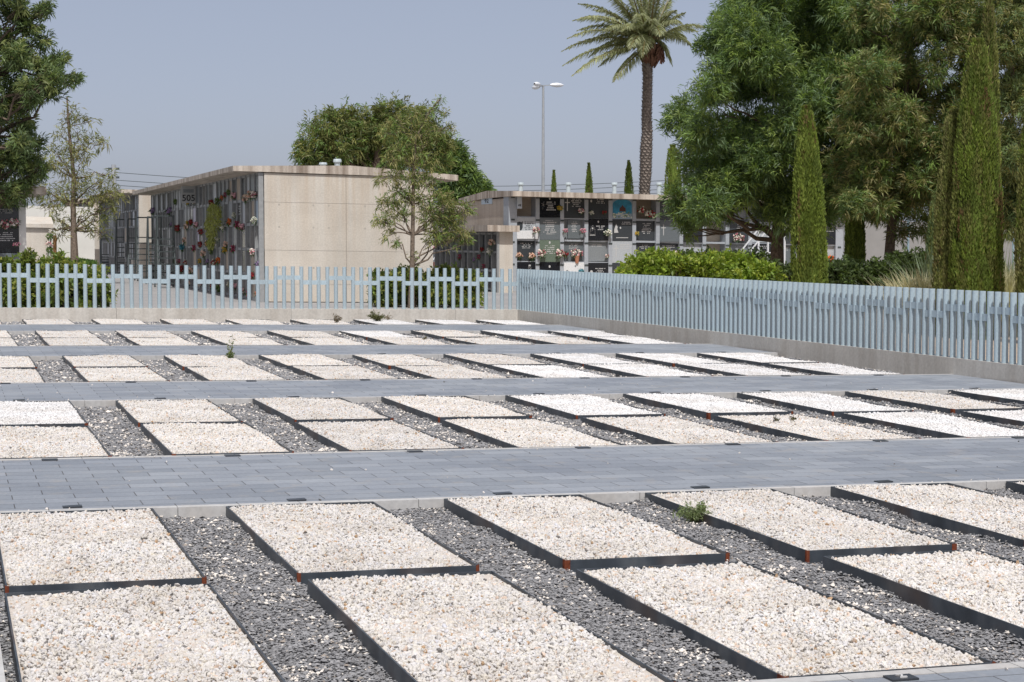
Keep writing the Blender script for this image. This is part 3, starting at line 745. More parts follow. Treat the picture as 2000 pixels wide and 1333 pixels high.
# signs of block 92
sg = MB(); a = onx(940, 385, X92-.05); c = onx(961, 398.5, X92-.05)
sg.box(X92-.05, X92-.032, min(a[1], c[1]), max(a[1], c[1]), c[2], a[2]); sgn = sg.build('sign_board', plain('sign_pale_blue', (.55, .66, .74), .5, var=.03), b92)
def text_on(parent, s, size, org, rz, mat, root, name='lettering', wide=1):
    V, F = text_geo(s, size); V[:, 0] *= wide; ca, sa = math.cos(rz), math.sin(rz)
    W_ = np.stack([V[:, 0]*ca+V[:, 2]*sa, V[:, 0]*sa-V[:, 2]*ca, V[:, 1]], -1)+np.asarray(org)
    return link(name, mk_mesh(name, [(W_-WP[root], F)], mats=[M[mat]]), parent)
yc = (a[1]+c[1])/2; zc = (a[2]+c[2])/2
text_on(sgn, '92', .20, (X92-.054, yc, zc-.03), -math.pi/2, 'ink', b92, wide=2.6)
a = at(1010, 385, Y92-.1); c = at(1019.5, 408, Y92-.1)
sg = MB(); sg.box(a[0], c[0], Y92-.1, Y92-.06, c[2], a[2]); sgn = sg.build('sign_board', plain('sign_grey_blue', (.5, .56, .62), .5, var=.05), b92)
text_on(sgn, '49', .12, ((a[0]+c[0])/2, Y92-.105, c[2]+.12), 0, 'ink', b92)
# ---------- low columbarium against the end wall
X0, X1, Y0 = 18.30, 19.80, 58.25
lb = thing('niche_block', 'low cream niche block with flat roof standing against the end of block 92', 'niche block', (X0+.5, Y0+3, zs(X0, OUT)-.1))
YE = Y0+9
m = MB(); m.box(X0+.22, 19.02, Y0, Y0+.18, OUT-.1, OUT+2.14, shear=True); m.box(X0+.45, 19.02, Y0+.18, YE, OUT-.1, OUT+2.14, shear=True); m.build('wall', M['wall'], lb)
m = MB(); m.box(X0-.30, 19.18, Y0-.28, YE, OUT+2.14, OUT+2.36, shear=True); m.build('roof', M['roof'], lb)
m = MB(); m.box(X0+.14, X0+.22, Y0-.01, Y0+.12, OUT-.1, OUT+2.135, shear=True)
NY = 12
for i in range(1, NY): y = Y0+.75*i; m.box(X0+.16, X0+.45, y-.04, y+.04, OUT-.1, OUT+2.13, shear=True)
for k in range(4): z = OUT+.1+.66*k; m.box(X0+.2, X0+.45, Y0+.18, YE-.02, z-.04, z+.035, shear=True)
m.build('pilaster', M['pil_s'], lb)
for i in range(NY-1):
    for k in range(3):
        xx = X0+.30+.1*((i*7+k) % 2); z = zs(X0, OUT)+.1+.66*(k+.5)
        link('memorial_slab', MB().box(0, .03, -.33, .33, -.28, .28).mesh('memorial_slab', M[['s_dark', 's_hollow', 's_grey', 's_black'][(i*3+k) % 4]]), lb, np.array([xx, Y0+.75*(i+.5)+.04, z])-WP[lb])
GRL = 'flowers on the low niche block'
for i, (px, py, col, rad, d) in enumerate(((960, 474, 'peach', .16, 'pale orange bunch at the near top corner'), (956, 492, 'white', .17, 'white lily bunch under the orange one'), (941, 487, 'red', .12, 'dark red posy at mid height'), (935, 502, 'crimson', .12, 'crimson posy low down'),
                                          (925, 508, 'purple', .11, 'purple posy low down'), (944, 520, 'crimson', .11, 'crimson posy just above the fence'), (897, 502, 'crimson', .14, 'round crimson bunch at the far end'))):
    q = onx(px, py, X0+.08); bouquet(q, rad, col, f'{d} of the low niche block', GRL, rz=math.pi/2)
# ---------- block beyond, between the two
YB = 74.0
a = at(846, 512, YB); c = at(926, 403, YB)
fb = thing('niche_block', 'pale niche block far behind the young tree between the two near blocks', 'niche block', (c[0], YB+1, zs(c[0], OUT)))
m = MB(); m.box(a[0]-2, c[0]+6, YB+.4, YB+5, OUT-.2, c[2]-zs(c[0])-.25, shear=True); m.build('wall', M['wall'], fb)
m = MB(); m.box(a[0]-2.4, c[0]+6.5, YB-.5, YB+5.5, c[2]-zs(c[0])-.24, c[2]-zs(c[0]), shear=True); m.build('roof', M['roof'], fb)
m = MB(); zt = c[2]-zs(c[0])-.25; wx = 1.0; x = a[0]-1.9
while x < c[0]-.3: m.box(x-.06, x+.06, YB, YB+.4, OUT, zt, shear=True); x += wx
for k in range(5): m.box(a[0]-2, c[0]-.4, YB+.02, YB+.38, OUT+.1+k*(zt-OUT-.1)/4-.05, OUT+.1+k*(zt-OUT-.1)/4+.05, shear=True)
m.build('pilaster', M['pil'], fb)
x = a[0]-1.4; i = 0
while x < c[0]-.6:
    for k in range(4):
        link('memorial_slab', MB().box(-.44, .44, 0, .03, -.30, .30).mesh('memorial_slab', M[['s_dark', 's_grey', 's_hollow', 's_mid'][(i+k*2) % 4]]), fb, np.array([x, YB+.2, zs(x, OUT+.1)+(k+.5)*(zt-OUT-.1)/4])-WP[fb])
    x += wx; i += 1
for px, py, d in ((850, 486, 'left of the white steps'), (866, 487, 'behind the foot of the white steps'), (887, 488, 'right of the white steps'), (880, 491, 'just under the handrail of the white steps')):
    bouquet(at(px, py, YB-.15), .2, 'pink', f'bright pink flower bunch {d}', 'pink flowers on the far niche block')
pb = thing('planter', 'red brick planter wall below the white steps', 'planter', at(870, 520, 72.0))
a = at(847, 512, 72.0); c = at(893, 526, 72.0); m = MB()
nb = 7
for r in range(4):
    for k in range(nb+1):
        w_ = (c[0]-a[0])/nb; xx = a[0]+w_*(k-.5*(r % 2)); xb = min(xx+w_-.015, c[0]); xx = max(xx, a[0])
        if xb-xx > .03: m.box(xx, xb, 72.0, 72.3, c[2]+(a[2]-c[2])*r/4-(.6 if r == 0 else 0), c[2]+(a[2]-c[2])*(r+.9)/4)
m.box(a[0], c[0], 72.02, 72.28, c[2]-.5, a[2]-.03)
m.build('brickwork', M['brickred'], pb)
# ---------- mobile steps (white) ----------
def steps(label, pl, pr, Y, wid, mat='steel_white', group=None):
    a = at(*pl, Y); c = at(*pr, Y); g = zs(a[0], OUT)
    t = thing('mobile_steps', label, 'steps', ((a[0]+c[0])/2, Y, g), group)
    for k, yy in enumerate((Y, Y+wid)):
        m = MB(); m.bar((a[0], yy, g+.05), (c[0], yy, c[2]-.9), .06, .10); m.build('stringer', M[mat], t)
        m = MB(); m.bar((a[0]-.0, yy, g+.95), (c[0], yy, c[2]), .045); m.bar((a[0], yy, g+.05), (a[0], yy, g+.95), .045); m.bar((c[0], yy, g), (c[0], yy, c[2]+.01), .06)
        mx = (a[0]+c[0])/2; mz = (g+.05+c[2]-.9)/2; m.bar((mx, yy, mz), (mx, yy, mz+.9), .04)
        m.bar((c[0], yy, c[2]), (c[0]+.7, yy, c[2]), .045); m.bar((c[0]+.7, yy, g), (c[0]+.7, yy, c[2]), .06)
        m.build('handrail', M[mat], t)
    n = 8
    for i in range(n):
        f = (i+.6)/n; x = a[0]+(c[0]-a[0])*f; z = g+.05+(c[2]-.95-g)*f
        m = MB(); m.box(x-.11, x+.11, Y+.03, Y+wid-.03, z-.015, z+.015); m.build('tread', M[mat], t)
    m = MB(); m.box(c[0], c[0]+.7, Y+.03, Y+wid-.03, c[2]-.93, c[2]-.89); m.build('platform', M[mat], t)
steps('white steel mobile steps standing before the far niche block beyond the young tree', (853, 505), (905, 442), 70.0, .8)
steps('white steel mobile steps half hidden under the big tree before block 92', (1440, 520), (1500, 447), 59.6, .8)
# ---------- block 505 : niche facade in shade on the left
X5, X5R, Y5, Y5B = 8.15, 13.0, 47.0, 73.2
b5 = thing('niche_block', 'large cream concrete niche block in the centre left, signed 505, with sunlit blank end wall', 'niche block', (10.5, 55, zs(10.5, OUT)-.1))
H5 = 3.53
m = MB(); m.box(X5+.5, X5R, Y5+.06, Y5B, OUT-.2, OUT+H5, shear=True); m.box(X5+.14, X5+.5, Y5+.06, Y5+.22, OUT-.2, OUT+H5, shear=True); m.build('wall', M['wall'], b5)
xj = at(676, 400, Y5)[0]; m = MB()
zj = [0.02, .50, 1.42, 2.72, H5-.03]
for (xa, xb) in ((X5+.12, xj-.004), (xj+.004, X5R)):
    for z0, z1 in zip(zj, zj[1:]): m.box(xa, xb, Y5, Y5+.05, OUT+z0+.003, OUT+z1-.003, shear=True)
for z in (2.72+.0, 1.42+.35):
    pass
m.build('end_panel', M['wall'], b5)
m = MB()
for px in (545, 612, 642, 713):
    for z in (.95, 2.05, 2.66):
        q = at(px, 400, Y5); x = q[0]; zz = zs(x, OUT)+z; MB().box(x-.025, x+.025, Y5-.002, Y5+.01, zz-.025, zz+.025).build('tie_hole', M['grout'], b5)
yz = None
m = MB(); pr = [(X5-.72, H5), (X5-.72, H5+.14), (X5+2.5, H5+.235), (X5R+.72, H5+.06), (X5R+.72, H5-.10), (X5R, H5-.03), (X5, H5)]
n = len(pr); V = [[x, y, z+OUT+zs(x)] for y in (Y5-.05, Y5B+.1) for x, z in pr]
m.add(V, [[i, (i+1) % n, n+(i+1) % n, n+i] for i in range(n)]); m.g.append((np.array(V[:n]), np.array([list(range(n))]))); m.mi.append([0]); m.g.append((np.array(V[n:]), np.array([list(range(n))[::-1]]))); m.mi.append([0])
m.build('roof', M['roof'], b5)
for px, p0, p1 in ((609, 325, 331), (631, 318, 332), (659, 311, 332)): vent(px, p0, p1, Y5+4+abs(px-659)*.05, b5)
def facade(parent, X, Ya, Yb, pitch, rows, zbase, rh, maxslab, seed):
    nc = int((Yb-Ya)/pitch); r = random.Random(seed)
    m = MB(); m.box(X-.03, X+.10, Ya+.02, Ya+.14, OUT-.1, OUT+zbase+rows*rh, shear=True)
    for i in range(1, nc+1): y = Ya+.1+pitch*i; m.box(X, X+.48, y-.035, y+.035, OUT-.1, OUT+zbase+rows*rh, shear=True)
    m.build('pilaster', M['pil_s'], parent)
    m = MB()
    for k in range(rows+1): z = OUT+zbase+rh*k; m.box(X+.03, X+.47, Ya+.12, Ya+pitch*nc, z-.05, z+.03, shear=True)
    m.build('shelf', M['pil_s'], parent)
    mats = ['s_hollow', 's_hollow', 's_hollow', 's_black', 's_grey', 's_mid', 's_dark', 's_tan', 's_black', 's_light', 's_hollow', 's_mid', 's_cream', 's_grey', 's_dark', 's_tan', 's_violet']  # hollow repeated to darken the facade, niche shade as panel colour
    rest = MB(); done = 0
    far = []
    for i in range(nc):
        for k in range(rows):
            mt = r.choice(mats) if k < rows-1 else r.choice(['s_mid', 's_grey', 's_mid', 's_tan', 's_dark', 's_grey', 's_light'])
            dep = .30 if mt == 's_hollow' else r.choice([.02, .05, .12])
            if (i, k) == (0, rows-2): mt, dep = 's_paleblue', .03
            ctr = np.array([X+dep, Ya+.1+pitch*(i+.5), zs(X, OUT)+zbase+rh*(k+.5)])
            key = ('f', mt, pitch, rh)
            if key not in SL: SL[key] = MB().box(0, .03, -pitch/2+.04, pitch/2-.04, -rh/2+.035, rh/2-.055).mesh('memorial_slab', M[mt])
            if done < maxslab:
                o = link('memorial_slab', SL[key], parent, ctr-WP[parent]); done += 1
                if mt in ('s_grey', 's_dark', 's_black', 's_mid') and i < 12 and r.random() < .5:
                    q = MB(); z = rh*.3
                    for li in range(r.choice([2, 4, 5])):
                        e = r.uniform(.15, .28); q.box(-.003, .001, -e, e, z-.03, z); z -= .075
                    ins(o, q, 's_mid')
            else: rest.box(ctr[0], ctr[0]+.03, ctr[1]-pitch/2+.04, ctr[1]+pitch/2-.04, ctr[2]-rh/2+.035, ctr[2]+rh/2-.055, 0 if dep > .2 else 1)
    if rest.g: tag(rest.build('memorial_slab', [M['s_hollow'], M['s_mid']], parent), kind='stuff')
    return nc
P5 = .785
facade(b5, X5, Y5, Y5B, P5, 5, .06, .69, 100, 3)
# sign 505, hanging from the soffit square to the facade
q = onx(382, 385, X5+.0); Ysg = q[1]; a = at(354, 364, Ysg); c = at(382, 397, Ysg)
sgt = thing('block_sign', 'grey hanging board with the number 505 under the eaves', 'sign', ((a[0]+c[0])/2, Ysg, c[2]))
m = MB(); m.box(a[0], c[0], Ysg-.03, Ysg+.03, c[2], a[2]); m.build('board', plain('sign_grey', (.40, .41, .40), .6, var=.05), sgt)
text_on(sgt, '505', .30, ((a[0]+c[0])/2, Ysg-.034, c[2]+(a[2]-c[2])*.28), 0, 'ink', sgt)
m = MB()
for i in range(7): xx = a[0]+.06+(c[0]-a[0]-.12)*i/7; m.box(xx, xx+.05, Ysg-.034, Ysg-.029, a[2]-.22, a[2]-.10)
m.build('small_lettering', M['s_mid'], sgt)
# further blocks in the same line
prevB = Y5B
for j, (dx, ya, yb, lab) in enumerate(((-.30, 74.6, 95.0, 'second cream niche block in the line behind the one signed 505'), (-.62, 96.6, 118.0, 'farthest cream niche block of the line, its roof edge just showing by the tree'))):
    X = X5+dx; nb_ = thing('niche_block', lab, 'niche block', (X+2, ya+5, zs(X, OUT)-.1))
    dz = .1*(j+1)
    m = MB(); m.box(X+.5, X+4.6, ya+.06, yb, OUT-.2, OUT+H5+dz, shear=True); m.box(X-.02, X+.5, ya, ya+.2, OUT-.2, OUT+H5+dz, shear=True); m.build('wall', M['wall'], nb_)
    m = MB(); m.box(X-.74, X+5.3, ya-.05, yb, OUT+H5+dz, OUT+H5+.15+dz, shear=True); m.build('roof', M['roof'], nb_)
    facade(nb_, X, ya+.2, yb, .9, 5, .06+dz, .70, 40 if j == 0 else 0, 11+j)
# bouquets on the shaded facade
GR5 = 'flowers on the shaded niches of block 505'
B5 = [(1365, 320, 'pink'), (1460, 345, 'peach'), (1530, 315, 'pinkwhite'), (1165, 380, 'red'), (1220, 372, 'green'), (1538, 540, 'white'), (1320, 550, 'orange'), (1385, 570, 'crimson'), (1430, 590, 'pink'), (1265, 598, 'white'),
      (990, 550, 'red'), (1035, 572, 'pink'), (950, 590, 'peach'), (1075, 632, 'red'), (1520, 812, 'pinkwhite'), (1280, 790, 'yellow'), (1350, 780, 'crimson'), (1168, 802, 'green'), (1095, 826, 'peach'), (915, 768, 'blue'), (1012, 775, 'crimson'), (1070, 742, 'red'),
      (560, 606, 'pinkwhite'), (545, 447, 'blue'), (478, 447, 'redwhite'), (362, 495, 'crimson'), (412, 782, 'crimson'), (265, 740, 'red'), (150, 750, 'red'), (176, 888, 'crimson'), (655, 455, 'purple'), (798, 455, 'purple'), (985, 972, 'peach'), (905, 952, 'red'), (1512, 1012, 'red'), (870, 600, 'red')]
NAMEC = dict(pinkwhite='pink and white', peach='peach', crimson='crimson', redwhite='dark red and cream', green='leafy green', orange='rusty orange')
seen = {}
for zx, zy, col in B5:
    px, py = 150+zx/4.4425, 310+zy/4.4425
    q = onx(px, py, X5-.05); ci = int((q[1]-Y5)/P5); ri = max(0, min(4, int((zs(X5, OUT)+.06+3.5-q[2])/.70)))
    key = (ci, ri)
    side = '' if key not in seen else ', upper of two'
    seen[key] = 1
    if q[1] < Y5B: lab = f'{NAMEC.get(col, col)} flowers, {ordn(ri)} row down and {ordn(ci)} column back on block 505{side}'
    else: lab = f'{NAMEC.get(col, col)} flowers on the block behind 505, {ordn(ri)} row down, {ordn(ci-33)} bay back'
    bouquet(q, .14 if q[1] < 62 else .18, col, lab, GR5 if q[1] < Y5B else 'flowers on the block behind 505', rz=math.pi/2)
cl = ['red', 'pink', 'crimson', 'peach', 'white', 'pinkwhite', 'redwhite', 'yellow', 'purple', 'green', 'orange']
for i in range(60):
    ci, ri = int(rng.integers(0, 26)), int(rng.integers(0, 5)); col = cl[int(rng.integers(len(cl)))]
    if (ci, ri) in seen: continue
    seen[(ci, ri)] = 1
    q = np.array([X5-.02, Y5+.1+P5*(ci+.5)+rng.uniform(-.2, .2), zs(X5, OUT)+.06+.69*(4-ri)+rng.uniform(.10, .3)])
    bouquet(q, float(rng.uniform(.10, .15)), col, f'{NAMEC.get(col, col)} flowers, {ordn(ri)} row down and {ordn(ci)} column back on block 505', GR5, rz=math.pi/2)
# hanging garland
gt = thing('hanging_plant', 'long yellow green trailing plant hanging down the shaded niches', 'plant', onx(413, 400, X5-.05))
pts = []; 
for zy in np.linspace(395, 765, 260):
    f = (zy-395)/370; wv = (18+40*math.sin(math.pi*min(1, f*1.15+.12)))*(1-.5*max(0, f-.6))
    px = 150+(1195-38*f+random.uniform(-1, 1)*wv)/4.4425; q = onx(px, 310+zy/4.4425, X5-.1-random.random()*.12); pts.append(q)
pts = np.array(pts); pts = np.repeat(pts, 6, axis=0)+rng.normal(0, .03, (len(pts)*6, 3)); D = rng.normal(size=pts.shape)*.5; D[:, 2] -= .9
me = leaf_mesh('foliage', pts-WP[gt], D, .11, .035, (.30, .32, .10), .4); link('foliage', me, gt)
# rolling ladders before the shaded facade
def ladder(px, ptop, pbot, wpx, lab):
    g = gnd(px, pbot, OUT); Y = g[1]; top = at(px, ptop, Y); H = top[2]-g[2]; w_ = wpx*np.dot(g-np.array([0, 0, EYE]), _F)/FPX/.95
    t = thing('rolling_ladder', lab, 'ladder', g, 'dark rolling ladders before the niches')
    b0 = g; sp = H*.22; hw = w_/2; hb = hw*1.12
    for s_ in (-1, 1):
        m = MB(); m.bar((b0[0]+s_*hb, Y-sp, b0[2]), (b0[0]+s_*hw, Y-.1, b0[2]+H-.75), .05); m.build('front_rail', M['steel_dark'], t)
        m = MB(); m.bar((b0[0]+s_*hb, Y+sp, b0[2]), (b0[0]+s_*hw, Y+.1, b0[2]+H), .05); m.build('rear_leg', M['steel_dark'], t)
        m = MB(); m.bar((b0[0]+s_*hw, Y-.15, b0[2]+H-.75), (b0[0]+s_*hw, Y-.1, b0[2]+H), .04); m.bar((b0[0]+s_*hw, Y-.1, b0[2]+H), (b0[0]+s_*hw, Y+.12, b0[2]+H), .04); m.build('guard_rail', M['steel_dark'], t)
        for yy in (-sp, sp):
            m = MB(); m.tube([(b0[0]+s_*hb-.02, Y+yy, b0[2]+.06), (b0[0]+s_*hb+.02, Y+yy, b0[2]+.06)], .06, 10); m.build('wheel', M['steel_dark'], t)
    n = 8
    for i in range(n):
        f = (i+.7)/n; z = b0[2]+(H-.75)*f; yy = Y-sp+(sp-.1)*f; h2 = hb+(hw-hb)*f
        m = MB(); m.box(b0[0]-h2, b0[0]+h2, yy-.05, yy+.05, z-.02, z+.02); m.build('rung', M['steel_dark'], t)
    m = MB(); m.box(b0[0]-hw, b0[0]+hw, Y+.09, Y+.13, b0[2]+H-.03, b0[2]+H+.02); m.build('cross_bar', M['steel_dark'], t)
    m = MB(); m.box(b0[0]-hb, b0[0]+hb, Y+sp-.1, Y+sp-.06, b0[2]+.5, b0[2]+.54); m.build('cross_bar', M['steel_dark'], t)
ladder(324, 422, 562, 30, 'dark A-frame rolling ladder nearest the number sign, before the shaded niches')
ladder(284, 425, 549, 30, 'dark A-frame rolling ladder before the cream pillar of the second block')
ladder(243, 429, 540, 27, 'dark A-frame rolling ladder beside the second block, third from the sign')
ladder(303, 424, 556, 24, 'dark A-frame rolling ladder squeezed between the two nearest ones')
ladder(264, 428, 545, 24, 'dark A-frame rolling ladder just left of the cream pillar')
ladder(209, 467, 534, 20, 'short dark rolling ladder at the far left end of the ladder line')
# ================================================================== LEFT SIDE
YL = 47.5
a = at(-60, 560, YL); c = at(50, 385, YL)
nl_ = thing('niche_block', 'dark tombstone niche block cut off by the left edge of the picture', 'niche block', (c[0]-1, YL+.5, zs(c[0], OUT)))
m = MB(); m.box(a[0]-2, c[0], YL+.35, YL+3, OUT-.2, c[2]-zs(0)+.1, shear=True); m.build('wall', M['white'], nl_)
xp = at(37, 450, YL)[0]; m = MB(); m.box(xp, c[0], YL, YL+.36, OUT-.2, c[2]-zs(0)+.05, shear=True); m.box(xp-1.12, xp-.98, YL, YL+.36, OUT-.2, c[2]-zs(0)+.05, shear=True); m.build('pilaster', M['white'], nl_)
m = MB(); m.box(a[0]-2.5, c[0]+.5, YL-.5, YL+3.4, c[2]-zs(0)+.1, c[2]-zs(0)+.3, shear=True); m.build('roof', M['roof'], nl_)
for k, (p0, p1, mt) in enumerate(((396, 441, 's_dark'), (447, 494, 's_black'), (494, 540, 's_grey'), (541, 585, 's_dark'))):
    za = at(18, p0, YL)[2]; zb = at(18, p1, YL)[2]; w_ = .96
    o = link('memorial_slab', MB().box(-w_/2, w_/2, 0, .04, -(za-zb)/2+.01, (za-zb)/2-.01).mesh('memorial_slab', M[mt]), nl_, np.array([xp-.49, YL+.02, (za+zb)/2])-WP[nl_])
    ins(o, inscription(w_, za-zb, 40+k, .68, 5 if k == 1 else 3, .45, .72 if k != 1 else .85))
bouquet(at(10, 438, YL-.12), .16, 'pinkwhite', 'red and pink flower bunch on the left edge tombstone shelf', 'flowers on the left niche block', 1.3)
bouquet(at(29, 435, YL-.14), .15, 'pinkwhite', 'white and pink flower bunch by the white pilaster at left', 'flowers on the left niche block')
bouquet(at(33, 477, YL-.12), .08, 'pink', 'small pale pink posy at the lower right of the black tombstone', 'flowers on the left niche block', 1.5)
# small cream mausoleum
YM = 58.0
a = at(50, 530, YM); c = at(95, 443, YM); mm_ = thing('mausoleum', 'small cream tomb house with a pitched coping, left of the young tree', 'mausoleum', ((a[0]+c[0])/2, YM+1, zs(a[0], OUT)))
m = MB(); m.box(a[0], c[0], YM, YM+3, OUT-.2, c[2]-zs(0), shear=True); m.build('wall', M['wall'], mm_)
m = MB(); zt = c[2]-zs(0); h2 = at(95, 435, YM)[2]-zs(0); h3 = at(95, 420, YM)[2]-zs(0)
V = [[x, y, z+zs(x)] for x in (a[0]-.03, c[0]+.15) for y, z in ((YM-.1, zt+.01), (YM-.1, h2), (YM+1.2, h3), (YM+3.1, h3), (YM+3.1, zt+.01))]
m.add(V, [[0, 1, 6, 5], [1, 2, 7, 6], [2, 3, 8, 7], [3, 4, 9, 8], [0, 5, 9, 4]]); m.g.append((np.array(V[:5]), np.array([[4, 3, 2, 1, 0]]))); m.mi.append([0]); m.g.append((np.array(V[5:]), np.array([[0, 1, 2, 3, 4]]))); m.mi.append([0])
m.build('roof', M['wall'], mm_)
m = MB(); m.tube([(c[0]+.05, YM-.05, a[2]), (c[0]+.05, YM-.05, c[2])], .03, 6); m.build('side_post', M['wall'], mm_)
for py, d in ((462, 'upper'), (478, 'middle'), (489, 'lower')): bouquet(at(97, py, YM-.15), .13, 'green' if d != 'middle' else 'pinkwhite', f'{d} dark bunch hanging on the right edge of the small tomb house', 'bunches on the small tomb house')
# white wall behind
YW_ = 76.0; a = at(70, 520, YW_); c = at(184, 405, YW_)
ww = thing('boundary_wall', 'bright white rendered wall behind the young tree at left', 'wall', ((a[0]+c[0])/2, YW_, a[2]))
m = MB(); x = a[0]-6
while x < c[0]-.01:
    x2 = min(x+3.2, c[0]); m.box(x+.006, x2-.006, YW_, YW_+.25, OUT-.3, c[2]-zs(c[0]), shear=True); x = x2
m.build('wall', M['white'], ww)
hs = thing('house', 'house far behind the white wall showing a strip of brown roof', 'house', at(180, 420, 130))
a = at(160, 409, 130); c = at(186, 401, 130); m = MB()
m.box(a[0], c[0], 130, 138, zs(a[0], OUT)-.5, a[2], 0); m.build('wall', M['white'], hs)
m = MB(); m.prism([(129, a[2]), (139, a[2]), (134, c[2])], a[0]-.5, c[0]+.5, 0); m.build('roof', M['tile'], hs)
# grass bed with edging
g0 = at(90, 517, 66); g1 = at(190, 517, 66); zg = g1[2]
m = MB(); m.box(g0[0]-2, g1[0], 65.9, 66.05, zs(0, OUT)-.2, zg-.02); tag(m.build('bed_kerb', M['plinth']), kind='structure')
m = MB(); m.box(g0[0]-2, g1[0], 66.05, 75.9, zs(0, OUT)-.2, zg-.06); tag(m.build('grass_bed', M['soil']), kind='structure')
n = 26000; B = np.stack([rng.uniform(g0[0]-2, g1[0], n), rng.uniform(66.05, 75.8, n), np.full(n, zg-.06)], -1); D = rng.normal(size=(n, 3))*.35; D[:, 2] = 1
tag(link('grass', leaf_mesh('grass', B, D, .22, .03, (.11, .20, .04), .35, 0)), 'green grass strip in the kerbed bed under the young tree', 'grass', kind='stuff')
p = at(107, 508, 67); pt = at(107, 460, 67)
o = MB().tube([p-[0, 0, .1], pt], .07, 8).build('timber_post', M['post']); tag(o, 'brown timber post standing left of the young tree trunk', 'post')
p = at(122, 470, 90); pt = at(122, 372, 90)
o = MB().tube([(p[0], p[1], zs(p[0], OUT)), pt], [.13, .10], 8).build('utility_post', plain('green_grey_paint', (.25, .33, .30), .6)); tag(o, 'greenish metal post rising behind the young tree at left', 'post')
# ================================================================== VEGETATION
def pxm(p): return float(np.dot(np.asarray(p)-np.array([0, 0, EYE]), _F))/FPX
def crown(blobs, Y, tufts, per, L, W, cols, droop=.35, spread=.75, up=.1, shell=.45):
    """blobs: (px, py, r_px, dy); leaf sprays grouped round tufts inside each blob"""
    Bs, Ds, Ts, C = [], [], [], []
    tot = sum(b_[2]**2 for b_ in blobs)
    for (px, py, rp, dy) in blobs:
        c = at(px, py, Y+dy); rad = rp*pxm(c); C.append((c, rad))
        n = max(6, int(tufts*rp*rp/tot))
        d = rng.normal(size=(n, 3)); d /= np.linalg.norm(d, axis=1)[:, None]
        r_ = rng.uniform(0, 1, (n, 1))**shell
        P = c+d*r_*rad*np.array([1, 1, .85])+rng.normal(0, rad*.24, (n, 3))
        dirn = d*.8+rng.normal(0, .45, (n, 3)); dirn[:, 2] += up
        tc = np.array(cols)[rng.integers(0, len(cols), n)]*rng.uniform(.6, 1.4, (n, 1))
        P = np.repeat(P, per, axis=0); dr = np.repeat(dirn, per, axis=0); dr /= np.linalg.norm(dr, axis=1)[:, None]
        dr = dr+rng.normal(0, spread, dr.shape)
        Bs.append(P+rng.normal(0, L*.25, P.shape)); Ds.append(dr); Ts.append(np.repeat(tc, per, axis=0)*rng.uniform(.85, 1.15, (n*per, 1)))
    B = np.concatenate(Bs); D = np.concatenate(Ds); Tn = np.concatenate(Ts)
    V, F = leaf_geo(B, D, L, W, droop)
    return V, F, Tn, C
def wiggle(a, c, n=5, amp=.06, sag=0):
    a = np.asarray(a); c = np.asarray(c); L = np.linalg.norm(c-a); pts = []
    for i in range(n+1):
        f = i/n; p = a+(c-a)*f; e = math.sin(math.pi*f)
        pts.append(p+rng.normal(0, amp*L*e*.5, 3)+np.array([0, 0, sag*L*e]))
    return pts
def tree(name, label, cat, trunk, Y, r0, r1, blobs, tufts, per, L, W, cols, droop=.35, bark='bark', limbs=1.0, twig=0, zbase=None, group=None, shell=.45, spread=.75, up=.1):
    """trunk: pixel points bottom to top"""
    pts = [at(x, y, Y) for x, y in trunk]
    zb = zs(pts[0][0], OUT) if zbase is None else zbase
    pts[0][2] = zb-.05
    t = thing(name, label, cat, (pts[0][0], pts[0][1], zb), group)
    V, F, Tn, C = crown(blobs, Y, tufts, per, L, W, cols, droop, spread, up, shell)
    m = MB(); k = len(pts); rr = np.linspace(r0, r1, k); rr[0] *= 1.25
    m.tube(pts, rr, 9)
    if limbs:
        arr = np.array(pts)
        for c, rad in C:
            if rng.random() > limbs: continue
            # leave the trunk below the clump
            cand = [i for i in range(1, k) if arr[i, 2] < c[2]-.2*rad] or [1]
            i = min(cand, key=lambda q: np.linalg.norm(arr[q]-c)+abs(arr[q, 2]-(c[2]-rad))*.5)
            rb = rr[i]*.45
            m.tube(wiggle(arr[i], c, 5, .12, .04), np.linspace(rb, rb*.25, 6), 5)
            for _ in range(3+twig):
                d = rng.normal(size=3); d /= np.linalg.norm(d); m.tube(wiggle(c-(c-arr[i])*rng.uniform(.05, .4), c+d*rad*rng.uniform(.6, 1.05), 3, .1), np.linspace(rb*.3, rb*.08+.004, 4), 4)
    m.build('trunk', M[bark], t)
    link('crown', mk_mesh('crown', [(V-WP[t], F)], tint=np.clip(Tn, 0, .6), mats=[M['leaf']]), t)
    return t
GREEN = [(0.131, 0.204, 0.061), (0.172, 0.253, 0.064), (0.101, 0.163, 0.061), (0.221, 0.293, 0.079), (0.139, 0.204, 0.101)]
OLIVE = [(0.252, 0.252, 0.09), (0.212, 0.226, 0.082), (0.292, 0.271, 0.121), (0.172, 0.194, 0.07)]
BROWN = [(0.192, 0.22, 0.079), (0.241, 0.243, 0.091), (0.159, 0.201, 0.074), (0.283, 0.258, 0.115)]
DARK = [(0.12, 0.175, 0.069), (0.156, 0.213, 0.077), (0.102, 0.148, 0.065), (0.223, 0.256, 0.096)]
def scatter(poly, n, rmin, rmax, dyr, seed):
    """blob centres inside an outline given by pixel rows (y, xl, xr)"""
    r = random.Random(seed); ys_ = [p[0] for p in poly]; out = []
    for i in range(n):
        y = r.uniform(ys_[0], ys_[-1]); xl = np.interp(y, ys_, [p[1] for p in poly]); xr = np.interp(y, ys_, [p[2] for p in poly])
        rad = r.uniform(rmin, rmax); x = r.uniform(xl+rad*.55, max(xr-rad*.55, xl+rad*.56))
        out.append((x, y, rad, r.uniform(-dyr, dyr)))
    return out
